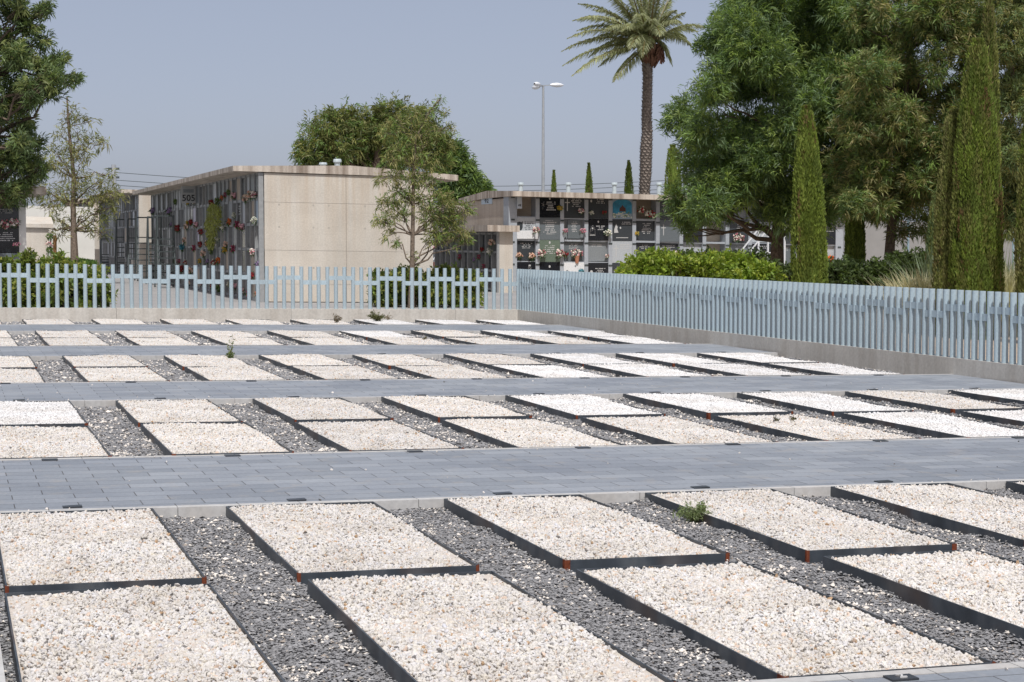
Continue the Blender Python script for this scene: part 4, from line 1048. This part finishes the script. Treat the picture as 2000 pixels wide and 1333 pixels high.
# big tree over block 92
bl = scatter([(-60, 1440, 1640), (0, 1420, 1690), (80, 1375, 1700), (140, 1390, 1710), (200, 1340, 1720), (260, 1320, 1720), (330, 1325, 1700), (390, 1330, 1680), (415, 1350, 1650)], 150, 18, 50, 2.8, 4)
bl += [(1395, 80, 26, 0), (1372, 96, 17, 0), (1335, 215, 30, 0), (1302, 245, 17, 0), (1322, 232, 20, -.3), (1372, 182, 24, .3), (1330, 420, 24, 0), (1320, 385, 22, 0), (1345, 450, 18, 0), (1455, 15, 36, 0), (1545, 10, 44, 0), (1610, 60, 40, 0), (1355, 330, 30, -.5), (1350, 280, 28, .5)]
tree('feathery_tree', 'large dense feathery green tree overhanging the right part of block 92', 'tree', [(1516, 545), (1518, 470), (1521, 400), (1530, 300), (1535, 200), (1540, 80), (1545, 0)], 50.0, .22, .07, bl, 20000, 12, .24, .032, GREEN, .24, up=.35, limbs=.35, spread=.6)
# browner tree right of it
bl = scatter([(-70, 1700, 1900), (0, 1690, 1920), (60, 1670, 1930), (130, 1660, 1930), (220, 1650, 1920), (300, 1640, 1900), (360, 1640, 1880), (420, 1660, 1850)], 120, 18, 48, 2.8, 9)
bl += [(1690, 20, 30, 0), (1672, 55, 22, 0), (1815, 0, 40, 0), (1650, 250, 30, 0), (1640, 330, 30, 0), (1800, 440, 24, 0), (1760, 455, 22, 0), (1840, 430, 26, 0)]
tree('feathery_tree', 'tall olive brown feathery tree with a bare leaning trunk before the grey wall', 'tree', [(1733, 545), (1738, 480), (1743, 420), (1752, 330), (1765, 220), (1775, 100), (1785, 0)], 46.0, .17, .06, bl, 15000, 12, .22, .031, BROWN+GREEN[:3], .24, up=.35, limbs=.4, spread=.6)
bl = scatter([(-70, 1930, 2120), (60, 1915, 2120), (200, 1915, 2120), (320, 1920, 2120), (430, 1940, 2120)], 64, 18, 44, 1.8, 12)
tree('feathery_tree', 'dark feathery tree behind the cypresses at the right edge', 'tree', [(2012, 560), (2010, 440), (2015, 300), (2020, 100)], 42.0, .17, .06, bl, 8500, 12, .21, .031, BROWN+DARK, .24, up=.35, limbs=.5, spread=.6)
# dark tree at the left edge
bl = scatter([(-80, -160, 40), (0, -160, 78), (60, -160, 95), (110, -160, 60), (150, -160, 125), (200, -160, 120), (240, -160, 75), (290, -160, 90), (350, -160, 80), (385, -160, 45)], 58, 12, 28, 1.8, 21)
bl += [(84, 20, 14, 0), (92, 12, 9, 0), (60, 55, 22, 0), (88, 80, 16, 0), (40, 35, 20, 0), (18, 80, 26, 0), (110, 118, 16, 0), (125, 115, 9, 0), (95, 130, 20, 0), (138, 158, 14, 0), (150, 152, 8, 0), (80, 165, 26, 0), (55, 185, 28, 0), (30, 170, 26, 0), (100, 180, 18, 0), (20, 200, 22, 0), (22, 310, 34, 0), (70, 330, 24, 0), (40, 270, 30, 0), (50, 365, 24, 0), (20, 380, 26, 0)]
bl = [b_ for b_ in bl if b_[0]+b_[2] < 165]
tree('dense_tree', 'dark dense tree cut off by the left edge of the picture', 'tree', [(-60, 600), (-62, 450), (-60, 300), (-55, 150), (-50, 0)], 47.0, .22, .08, bl, 4000, 11, .19, .034, DARK, .2, shell=.7, up=.4, spread=.55)
# olive tree behind 505 and a greener one to its right
bl = [(620, 275, 38, 0), (648, 245, 34, 0), (690, 240, 32, .5), (665, 290, 40, 0), (710, 265, 34, 0), (605, 310, 28, 0), (640, 320, 34, 1), (700, 310, 38, 1), (590, 295, 14, 0), (652, 222, 14, 0), (676, 222, 14, 0), (745, 235, 34, .5), (775, 225, 30, 0), (760, 260, 40, 0), (800, 250, 38, 0), (840, 265, 34, 0), (790, 290, 44, 1), (845, 300, 38, 1), (735, 300, 36, 1), (825, 225, 22, 0), (740, 212, 12, 0), (862, 285, 22, 0), (760, 320, 30, 1)]
tree('olive_green_tree', 'round olive green tree rising behind the roof of block 505', 'tree', [(735, 560), (735, 440), (735, 340), (738, 270)], 80.0, .3, .12, bl, 3000, 12, .30, .046, OLIVE[:2]+GREEN[:2]+[(.10, .115, .035)], .2)
bl = [(880, 310, 28, 0), (895, 345, 32, 0), (915, 365, 30, 0), (930, 380, 22, 0), (900, 390, 34, 0), (870, 350, 30, 0), (945, 368, 14, 0), (892, 290, 14, 0), (910, 325, 14, 0), (950, 385, 10, 0), (880, 410, 28, 0)]
tree('bushy_tree', 'greener bushy tree between block 505 and the sign 92', 'tree', [(895, 520), (895, 420), (893, 360)], 84.0, .25, .1, bl, 2300, 9, .30, .06, GREEN, .2)
# young sparse trees
bl = [(140, 215, 14, 0), (128, 235, 16, 0), (155, 228, 14, 0), (175, 238, 13, 0), (160, 262, 18, 0), (185, 275, 18, .4), (205, 278, 12, 0), (120, 262, 16, 0), (145, 290, 22, 0), (110, 300, 24, 0), (165, 305, 20, 0), (90, 320, 22, 0), (125, 330, 26, 0), (155, 345, 24, 0), (195, 352, 20, 0), (218, 340, 12, 0), (230, 385, 16, 0), (215, 375, 22, 0), (180, 385, 26, 0), (205, 405, 24, 0), (150, 375, 22, 0), (115, 375, 26, 0), (95, 395, 22, 0), (110, 425, 22, 0), (85, 445, 16, 0), (120, 450, 16, 0), (190, 430, 20, 0), (200, 455, 14, 0), (175, 448, 14, 0), (160, 420, 14, 0), (75, 372, 18, 0)]
tz = zg-.05
tree('young_tree', 'slim young tree with thin yellowish foliage on the grass bed at left', 'tree', [(146, 512), (144, 450), (143, 400), (144, 350), (140, 300), (134, 250), (131, 190)], 66.5, .13, .03, bl, 560, 7, .26, .036, OLIVE, .3, 'bark_l', 1.0, 2, tz, shell=.7)
bl = [(858, 196, 8, 0), (850, 212, 12, 0), (870, 222, 10, 0), (880, 250, 10, 0), (862, 255, 12, 0), (830, 235, 16, 0), (800, 225, 18, 0), (775, 240, 18, 0), (760, 262, 18, 0), (800, 265, 22, 0), (835, 270, 20, 0), (785, 290, 24, 0), (820, 300, 22, 0), (765, 310, 22, 0), (795, 325, 24, 0), (840, 320, 20, 0), (770, 345, 20, 0), (810, 350, 22, 0), (840, 355, 22, 0), (742, 350, 12, 0), (775, 375, 20, 0), (800, 385, 20, 0), (765, 400, 20, 0), (740, 430, 14, 0), (760, 430, 18, 0), (785, 420, 18, 0), (760, 455, 14, 0), (775, 470, 10, 0), (830, 395, 24, 0), (855, 385, 24, 0), (875, 400, 24, 0), (860, 425, 26, 0), (890, 430, 24, 0), (905, 405, 16, 0), (915, 408, 10, 0), (835, 425, 20, 0), (905, 460, 20, 0), (880, 460, 24, 0), (850, 455, 20, 0), (840, 470, 16, 0), (808, 500, 6, 0), (750, 395, 12, 0), (918, 468, 10, 0)]
tree('young_tree', 'slim young tree with thin olive foliage in front of the end wall of block 505', 'tree', [(803, 604), (805, 520), (806, 460), (807, 400), (808, 330), (812, 270), (835, 225), (862, 190)], 43.2, .072, .012, bl, 1250, 7, .15, .024, OLIVE+GREEN[:2], .3, 'bark_l', 1.0, 2, shell=.65)
# cypresses
def cypress(label, px, ptop, pbot, wpx, Y, n_, cols, lean=0, L_=.22, wob=.10, zbase=None, topw=.12, group='columnar cypresses', p_=.62):
    n = int(n_*3.0); L = L_*.5
    b0 = at(px, pbot, Y); tp = at(px+lean, ptop, Y); zb = zs(b0[0], OUT); H = tp[2]-zb; rad = wpx/2*pxm(b0)
    t = thing('cypress', label, 'cypress', (b0[0], Y, zb), group)
    m = MB(); m.tube([(b0[0], Y, zb-.05), (b0[0], Y, zb+H*.5)], [rad*.22, rad*.12], 7); m.build('trunk', M['bark'], t)
    def prof(q): return rad*np.clip(np.minimum(1, .72+q*1.6), 0, 1)*np.clip((1-np.clip((q-.15)/.85, 0, 1)**2.4)*(1-topw)+topw, 0, 1)*np.where(q > .985, .55, 1)
    npl = int(85*H*rad/.4)+60                        # flame shaped plumes of scale leaves lying against the column
    pf = rng.uniform(-.04, .97, npl)**1.0; pt_ = rng.uniform(0, 2*math.pi, npl); pl_ = rng.uniform(.35, .95, npl)*min(1, rad/.3); pw = rng.uniform(.10, .20, npl)*min(1, rad/.35)
    po = rng.uniform(-wob*1.0, wob*1.2, npl)*rad; pc = np.array(cols)[rng.integers(0, len(cols), npl)]*rng.uniform(.75, 1.25, (npl, 1))
    dry = rng.uniform(size=npl) < .05; pc[dry] = np.array([.16, .115, .05])
    k = rng.integers(0, npl, n); v = rng.uniform(0, 1, n)**.8
    z = np.clip(pf[k]*H+pl_[k]*v, 0, H*1.005); f = np.clip(z/H, 0, 1)
    sw = pw[k]*(1-v)**.7*np.minimum(1, v*6+.3)*rng.normal(0, .55, n)
    rr = np.maximum(prof(f)*rng.uniform(.9, 1.0, n)+po[k]*(1-.5*v)-np.abs(sw)*.45, .02)
    th = pt_[k]+sw/np.maximum(rr, .1)
    cx = b0[0]+(tp[0]-b0[0])*f
    P = np.stack([cx+rr*np.cos(th), Y+rr*np.sin(th), zb+z-.04], -1)
    D = np.stack([np.cos(th)*.28, np.sin(th)*.28, np.ones(n)], -1)+rng.normal(0, .22, (n, 3))
    V, F = leaf_geo(P, D, L, L*.24, 0)
    tc = pc[k]*rng.uniform(.82, 1.18, (n, 1))
    q = np.linspace(0, 1, 24); core = []; nn = 14
    for a in q:
        pr_ = prof(np.array([a]))[0]*.66
        for j in range(nn):
            an = 2*math.pi*j/nn; core.append([b0[0]+(tp[0]-b0[0])*a+pr_*math.cos(an), Y+pr_*math.sin(an), zb+H*a*.985])
    CF = [[i*nn+j, i*nn+(j+1) % nn, (i+1)*nn+(j+1) % nn, (i+1)*nn+j] for i in range(23) for j in range(nn)]
    tint = np.concatenate([tc, np.tile([cols[0]], (len(CF), 1))])
    link('crown', mk_mesh('crown', [(V-WP[t], F), (np.array(core)-WP[t], CF)], tint=tint, mats=[M['needle']]), t)
CY = [(0.138, 0.194, 0.032), (0.171, 0.23, 0.039), (0.117, 0.164, 0.032), (0.195, 0.247, 0.051)]
CYB = [(0.146, 0.165, 0.045), (0.178, 0.196, 0.053), (0.116, 0.139, 0.037), (0.196, 0.196, 0.072)]
cypress('bright green cypress standing alone behind the fence in front of the big tree', 1583, 212, 600, 66, 36.0, 15000, CY, -8, .17, topw=.25)
cypress('stout mossy green cypress at right, largest of the clump', 1907, 82, 640, 96, 28.0, 24000, CY[:3]+CYB[:2], 2, .15, wob=.13, topw=.22)
cypress('shorter brownish cypress leaning on the left of the stout one', 1857, 220, 640, 70, 28.6, 12000, CYB, 8, .15, wob=.13, topw=.35)
cypress('tall thin dark cypress rising behind the stout one at right', 1926, 0, 640, 52, 30.2, 14000, CYB+CY[2:3], 6, .17, topw=.2)
cypress('cypress cut by the right edge of the picture', 2014, 180, 640, 60, 26.5, 9000, CYB+CY[:1], 0, .15)
cypress('cypress lower trunk of green showing under the trees by the end of block 92', 1670, 300, 545, 38, 47.0, 9000, CY, 0, .2)
cypress('dark shaded cypress between the brown tree and the stout clump', 1828, 380, 570, 40, 40.0, 8000, DARK+CYB[:1], 0, .2)
cypress('smallest distant cypress behind block 92, next to the lamp post', 1082, 336, 440, 19, 88.0, 1800, CY, 0, .24, wob=.06, zbase=0)
cypress('second distant cypress behind block 92, slightly leaning', 1152, 322, 440, 25, 86.0, 2200, CY, -2, .24, wob=.06)
cypress('distant cypress behind block 92 just left of the palm', 1229, 317, 440, 28, 86.0, 2200, CY, -1, .24, wob=.1)
cypress('distant blunt cypress right of the palm trunk', 1316, 287, 440, 42, 80.0, 3200, CY, -2, .26, wob=.06, topw=.35)
# palm
def palm():
    Y = 84.0; base = at(1258, 500, Y); top = at(1264, 118, Y); zb = zs(base[0], OUT)
    t = thing('palm_tree', 'tall date palm with arching fronds rising behind block 92', 'palm', (base[0], Y, zb))
    trunk = [(1259, 500, 11.5), (1259, 370, 11.5), (1261, 340, 12.8), (1262, 290, 13.2), (1264, 260, 11.5), (1263, 230, 11), (1264, 190, 10.5), (1265, 150, 10.5), (1264, 125, 12)]
    m = MB(); pts = []; rr = []
    dense = 130
    ys_ = np.linspace(500, 122, dense); xs_ = np.interp(-ys_, [-a[1] for a in trunk], [a[0] for a in trunk]); rs_ = np.interp(-ys_, [-a[1] for a in trunk], [a[2] for a in trunk])
    for i in range(dense):
        p = at(xs_[i], ys_[i], Y); 
        if i == 0: p[2] = zb-.1
        pts.append(p); rr.append(rs_[i]*pxm(p)*(.84+.08*(i % 2)))
    m.tube(pts, rr, 14)
    # leaf-base scars
    for i in range(0, dense-2):
        for k in range(9):
            an = 6.283*(k+.5*(i % 2))/9+i*.12; p = pts[i]; r_ = rr[i]*1.0
            d = np.array([math.cos(an), math.sin(an), 0]); q = p+d*r_
            m.add([q+np.array([-d[1], d[0], 0])*.07, q-np.array([-d[1], d[0], 0])*.07, q+d*.07+np.array([0, 0, .10])], [[0, 1, 2]])
    m.build('trunk', plain('palm_bark', (.20, .17, .145), .95, var=.5, scale=10, spec=.1), t)
    # swollen crown base with old stubs
    c0 = at(1270, 112, Y); m = MB()
    for i in range(170):
        an = rng.uniform(0, 6.283); u_ = rng.uniform(-1, .8); r_ = .85*math.sqrt(max(.05, 1-u_*u_*.7)); d = np.array([math.cos(an), math.sin(an), 0])
        p = c0+d*r_*.50+np.array([0, 0, u_*.55]); e = p+d*.25+np.array([0, 0, .42]); m.bar(p, e, .10, .05)
    m.ball(c0, (.48, .48, .65)); m.build('crown_base', plain('palm_stubs', (.13, .07, .045), .9, var=.5, scale=6, spec=.1), t)
    # date stalks hanging right
    m = MB()
    for i in range(26):
        p = at(1292+rng.uniform(-8, 5), 92+rng.uniform(-10, 14), Y-.5); m.bar(p, p+np.array([rng.normal(0, .1), rng.normal(0, .1), -.6]), .05)
    m.build('date_stalk', plain('date_stalks', (.13, .06, .04), .9), t)
    # fronds: (azimuth in picture plane, depth, length, rise)
    c1 = at(1266, 92, Y); s_ = pxm(c1); fr = []
    for (ex, ey, dz, hump) in ((1098, 100, -.5, 40), (1100, 128, .8, 34), (1118, 148, -1.5, 30), (1128, 60, 1.2, 40), (1130, 8, .6, 36), (1165, -30, -1, 30), (1198, 160, -1.6, 14), (1150, 112, 1.6, 40), (1205, -55, 1, 10), (1240, -70, -1, 0), (1270, -80, .5, 0), (1300, -70, -1, 0), (1325, -40, 1, 8), (1338, 25, -1.2, 18), (1120, 40, .3, 40), (1145, 85, 1.2, 40), (1160, 20, 1.5, 34), (1190, -10, -1.6, 26), (1215, 60, -2.4, 44), (1300, 40, 2.2, 30), (1320, 20, -2, 24), (1195, 105, 2.4, 36), (1262, -70, 2.4, 0), (1245, 30, -3.2, 40), (1275, 40, -3.2, 34), (1350, 90, 1.2, 36),
                               (1382, 55, -.4, 34), (1362, 62, 1.2, 30), (1313, 128, -.6, 44), (1340, 75, 2, 30), (1135, 35, -2.2, 40), (1180, 60, -2.8, 40), (1330, 45, -2.4, 36), (1290, 70, -3, 50), (1230, 95, -3.2, 40), (1215, 20, 2.2, 20), (1310, 0, 2.4, 10), (1110, 75, -1.2, 42), (1170, 130, .4, 24), (1250, -60, 2, 0), (1285, -60, -2, 0), (1255, 110, -3, 44), (1225, -40, -2, 6)):
        e = at(ex, ey, Y+dz); mid = (c1+e)/2+np.array([0, 0, hump*s_*1.1])
        q = [(1-u_)**2*c1+2*u_*(1-u_)*mid+u_*u_*e for u_ in np.linspace(0, 1, 12)]; fr.append(q)
    for q in fr:
        m = MB(); m.tube(q, np.linspace(.07, .012, 12), 4, 1); q = np.array(q)
        n = 110; u_ = np.linspace(.16, 1, n); P = np.stack([np.interp(u_, np.linspace(0, 1, 12), q[:, k]) for k in range(3)], -1)
        tg = np.gradient(P, axis=0); tg /= np.linalg.norm(tg, axis=1)[:, None]; sd_ = np.cross(tg, [0, 0, 1.]); sd_ /= np.linalg.norm(sd_, axis=1)[:, None]+1e-6; upv = np.cross(sd_, tg)
        gr = []
        for s2 in (-1, 1):
            D = tg*.75+sd_*s2*.75+upv*.12+rng.normal(0, .12, P.shape); Lq = .62*np.sin(np.clip(u_*.85+.2, 0, 1)*math.pi)**.6+.1
            gr.append(leaf_geo(P, D, Lq*rng.uniform(.85, 1.1, n), np.full(n, .055), .5))
        V = np.concatenate([gr[0][0], gr[1][0]]); F = np.concatenate([gr[0][1], gr[1][1]+len(gr[0][0])])
        nb2 = sum(len(x_[1]) for x_ in m.g)
        base_c = np.array([.31, .33, .19])*rng.uniform(.75, 1.2)
        tint = np.concatenate([np.tile([[.25, .2, .09]], (nb2, 1)), base_c*rng.uniform(.75, 1.2, (len(F), 1))])
        link('frond', mk_mesh('frond', [(a_-WP[t], f_) for a_, f_ in m.g]+[(V-WP[t], F)], tint=tint, mats=[M['leaf']]), t)
palm()
# hedges and shrubs
def shrub(name, label, cat, blobs, Y, n, L, W, cols, per=7, group=None, droop=.15, up=.5):
    c0 = at(blobs[0][0], blobs[0][1], Y); t = thing(name, label, cat, (c0[0], Y, zs(c0[0], OUT)), group)
    V, F, Tn, C = crown(blobs, Y, n, per, L, W, cols, droop, .8, up, .5)
    k = V.reshape(-1, 4, 3)[:, :, 2].min(1) > zs(c0[0], OUT)-.02
    V = V.reshape(-1, 4, 3)[k].reshape(-1, 3); F = np.arange(len(V)).reshape(-1, 4); Tn = Tn[k]
    link('foliage', mk_mesh('foliage', [(V-WP[t], F)], tint=Tn, mats=[M['leaf']]), t)
    m = MB()
    for c, rad in C:
        g = np.array([c[0]+rng.normal(0, .1), c[1], zs(c[0], OUT)-.03]); m.tube(wiggle(g, c+np.array([0, 0, rad*.5]), 4, .1), np.linspace(.018, .006, 5), 5)
    m.build('stem', M['bark'], t)
HB = [(0.186, 0.27, 0.032), (0.239, 0.322, 0.042), (0.151, 0.227, 0.032), (0.292, 0.348, 0.056)]
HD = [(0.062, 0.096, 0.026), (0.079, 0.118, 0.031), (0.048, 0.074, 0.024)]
HM = [(0.145, 0.203, 0.043), (0.116, 0.169, 0.043), (0.203, 0.251, 0.049), (0.26, 0.27, 0.067)]
bl = []
for i in range(26): px = 1225+280*i/25; top = np.interp(px, [1215, 1240, 1270, 1320, 1370, 1420, 1470, 1515], [525, 500, 486, 498, 500, 490, 505, 525]); bl += [(px, top+20, 20, random.uniform(-1, 1)), (px+4, top+48, 24, random.uniform(-1, 1)), (px, top+78, 26, random.uniform(-1, 1))]
shrub('hedge', 'bright yellow green hedge behind the right hand fence', 'hedge', bl, 38.5, 7500, .12, .05, HB)
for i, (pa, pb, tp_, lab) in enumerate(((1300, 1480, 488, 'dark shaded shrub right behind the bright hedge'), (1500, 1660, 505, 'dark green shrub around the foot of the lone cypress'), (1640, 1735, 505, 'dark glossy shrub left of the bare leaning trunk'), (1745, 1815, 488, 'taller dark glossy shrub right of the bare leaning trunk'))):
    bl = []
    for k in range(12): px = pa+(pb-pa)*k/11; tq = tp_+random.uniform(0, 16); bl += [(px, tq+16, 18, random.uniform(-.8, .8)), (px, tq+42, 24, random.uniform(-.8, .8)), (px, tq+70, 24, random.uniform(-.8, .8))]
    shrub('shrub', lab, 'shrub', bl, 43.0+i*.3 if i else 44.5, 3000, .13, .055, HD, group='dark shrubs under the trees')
bl = []
for i in range(16): px = -30+225*i/15; tq = np.interp(px, [-30, 60, 110, 200], [505, 515, 512, 528])+random.uniform(-4, 6); bl += [(px, tq+12, 15, random.uniform(-.7, .7)), (px, tq+36, 20, random.uniform(-.7, .7)), (px, tq+62, 20, random.uniform(-.7, .7)), (px, tq+80, 12, random.uniform(-.7, .7))]
shrub('hedge', 'green and yellow hedge behind the fence at the left edge', 'hedge', bl, 42.3, 4200, .13, .05, HM)
bl = []
for i in range(13): px = 742+182*i/12; tq = 535+8*math.sin(i*1.3); bl += [(px, tq+8, 15, random.uniform(-.5, .5)), (px, tq+28, 18, random.uniform(-.5, .5)), (px, tq+50, 16, random.uniform(-.5, .5))]
shrub('hedge', 'green hedge behind the fence around the slim young tree', 'hedge', bl, 44.0, 3600, .13, .05, HM)
for px, py, lab in ((48, 505, 'leafy shoot rising from the left hedge beside the pilaster'), (58, 500, 'taller leafy shoot rising from the left hedge'), (117, 505, 'leafy shoot rising from the left hedge near the timber post')):
    shrub('shoot', lab, 'shrub', [(px, py, 8, 0), (px, py+8, 7, 0), (px, py+22, 6, 0)], 42.0, 40, .13, .045, HM, group='shoots of the left hedge', up=1.2)
# dry grass tufts and spiky silver plant at right
def grass_tuft(name, label, cat, pxc, pbot, wpx, hpx, Y, n, col, group=None):
    c = at(pxc, pbot, Y); g = zs(c[0], OUT); s_ = pxm(c); hgt = max(.3, at(pxc, pbot-hpx, Y)[2]-g)
    B = np.stack([c[0]+rng.normal(0, wpx*s_*.32, n), Y+rng.normal(0, wpx*s_*.3, n), np.full(n, g)], -1); D = rng.normal(size=(n, 3))*.35; D[:, 2] = 1
    o = link(name, leaf_mesh(name, B, D, hgt, .012*2, col, .3, .25)); return tag(o, label, cat, group)
grass_tuft('dry_grass', 'pale dry grass clump left of the stout cypress', 'grass', 1806, 570, 80, 62, 30.5, 1600, (.50, .46, .31), 'dry grass clumps')
grass_tuft('dry_grass', 'pale dry grass clump between the stout cypress and the right edge', 'grass', 1970, 590, 80, 95, 29.0, 2200, (.50, .47, .32), 'dry grass clumps')
grass_tuft('reed_plant', 'grey green spiky plant behind the dry grass left of the cypress', 'plant', 1822, 560, 46, 110, 33.0, 220, (.16, .21, .13), 'spiky grey green plants')
grass_tuft('reed_plant', 'grey green spiky plant behind the dry grass at the right edge', 'plant', 1965, 570, 60, 120, 32.0, 300, (.18, .23, .13), 'spiky grey green plants')
# grey wall behind the right trees
YG = 70.0; a = at(1655, 520, YG); c = at(2060, 431, YG)
gw = thing('boundary_wall', 'plain grey wall behind the bare trunk at right', 'wall', (a[0]+5, YG, zs(a[0], OUT)))
m = MB(); x = a[0]
while x < c[0]+8: m.box(x+.005, x+3.0, YG, YG+.25, OUT-.3, at(1700, 431, YG)[2]-zs(a[0]), shear=True); x += 3.005
m.build('wall', M['grey_render'], gw)
for px, lab in ((1774, 'thin grey blue post before the grey wall right of the bare trunk'), (1979, 'thin grey blue post before the grey wall at the right edge')):
    p = at(px, 500, 66); q = at(px, 430, 66); o = MB().tube([(p[0], p[1], zs(p[0], OUT)), q], .05, 8).build('metal_post', M['blue']); tag(o, lab, 'post')
hs = thing('house', 'house with brown tiled roof just showing above the grey wall at right', 'house', at(1720, 440, 110))
a = at(1690, 434, 110); c = at(1765, 427, 110); m = MB(); m.box(a[0], c[0], 110, 118, zs(40, OUT)-1, a[2]); m.build('wall', M['white'], hs)
m = MB(); m.prism([(109.5, a[2]), (118.5, a[2]), (114, c[2]+.1)], a[0]-.4, c[0]+.4, 0); m.build('roof', M['tile'], hs)
# ================================================================== LAMP POST, WIRES
Y = 96.0; p = at(1060, 500, Y); q = at(1061, 168, Y); zb = zs(p[0], OUT)
lt = thing('lamp_post', 'tall grey lamp post with three white heads behind block 92', 'lamp post', (q[0], Y, zb))
MB().tube([(q[0], Y, zb), (q[0], Y, zb+5), q], [.13, .10, .065], 10).build('pole', M['lamp'], lt, smooth=True)
for ex, ey, dy in ((1049, 165, -.8), (1047, 171, .9), (1087, 166.5, 0)):
    e = at(ex, ey, Y+dy); d = e-q; d[2] = 0; d /= np.linalg.norm(d); m = MB(); m.bar(q, e-d*.3, .05); m.build('arm', M['lamp'], lt)
    V = []; F = []; nn = 8; sec = [(-.42, .05, .04), (-.25, .13, .10), (.0, .18, .14), (.25, .15, .11), (.42, .05, .04)]; u_ = np.array([-d[1], d[0], 0]); m = MB(); V = []
    for a_, w_, h_ in sec:
        for j in range(nn): t_ = 6.2832*j/nn; V.append(e+d*a_+u_*w_*math.cos(t_)+np.array([0, 0, h_*math.sin(t_)]))
    m.add(V, [[i*nn+j, i*nn+(j+1) % nn, (i+1)*nn+(j+1) % nn, (i+1)*nn+j] for i in range(4) for j in range(nn)]); m.build('lamp_head', M['steel_white'], lt, smooth=True)
YP = 170.0
pp = thing('utility_pole', 'distant utility pole with short crossarms at left carrying the wires', 'pole', (at(222, 400, YP)[0], YP, zs(0, OUT)))
a = at(222, 322, YP); MB().tube([(a[0], YP, zs(0, OUT)), a], [.3, .22], 8).build('pole', M['lamp'], pp)
m = MB()
for py in (330, 347): l = at(211, py, YP); r_ = at(233, py, YP); m.bar(l, r_, .2)
m.build('crossarm', M['steel_dark'], pp)
wv = thing('overhead_wires', 'thin overhead wires crossing the sky behind the blocks', 'wires', at(222, 340, YP))
for y0, y1 in ((337, 345), (352, 352), (362, 361), (369, 368)):
    m = MB(); a = at(222, y0, YP); c = at(1420, y1, YP); pts = [a+(c-a)*f+np.array([0, 0, -1.2*4*f*(1-f)]) for f in np.linspace(0, 1, 14)]
    m.tube(pts, .028, 4); m.build('wire', M['steel_dark'], wv)
# ================================================================== WEEDS AND LITTER
def weed(label, px, py, dz, h, spread, n, col, L=.035, name='weed', stems=9):
    g = gnd(px, py, dz); t = thing(name, label, 'weed', g, 'weeds growing in the gravel'); m = MB(); B = []; D = []
    for i in range(stems):
        d = rng.normal(size=3)*spread; d[2] = 1; d /= np.linalg.norm(d); e = g+d*h*rng.uniform(.6, 1)
        pts = wiggle(g, e, 5, .12); m.tube(pts, np.linspace(.004, .0015, 6), 4)
        for _ in range(n//stems):
            f = rng.uniform(.2, 1); p = g+(e-g)*f; B.append(p+rng.normal(0, .012, 3)); D.append(rng.normal(size=3)+np.array([0, 0, .4]))
    m.build('stem', plain('weed_stem', (.13, .14, .06), .8), t)
    link('foliage', leaf_mesh('foliage', np.array(B)-WP[t], np.array(D), L, L*.32, col, .35), t)
weed('bushy green weed growing against a steel edge in the nearest row', 1352, 1018, GRAV, .18, 1.0, 760, (.20, .25, .115), .028, stems=16)
weed('tall thin green weed in the third row in front of the path', 449, 698, 0, .34, .25, 70, (.16, .18, .07), .05, stems=4)
weed('leafy foot of the tall thin weed in the third row', 450, 701, 0, .10, .6, 120, (.12, .16, .05), .05)
weed('dry brown weed at the foot of the fence wall', 657, 631, 0, .20, .4, 160, (.16, .12, .08), .05)
weed('broad olive weed at the foot of the fence wall', 737, 628, 0, .30, .8, 420, (.13, .135, .055), .06, stems=14)
weed('dry brown sprig right beside the broad olive weed', 757, 626, 0, .18, .5, 50, (.2, .14, .09), .05)
weed('scrap of green weed growing up the right fence', 1112, 606, .2, .45, .5, 60, (.22, .28, .2), .06)
weed('tiny dark dead sprig on a pebble bed of the second row', 1515, 823, .01, .05, .8, 50, (.09, .075, .05), .03)
weed('tiny dark dead sprig right of another on a second row bed', 1549, 822, .01, .05, .8, 50, (.09, .075, .05), .03)
weed('small sprig on a far pebble bed', 829, 664, .01, .05, .8, 40, (.16, .13, .06), .04)
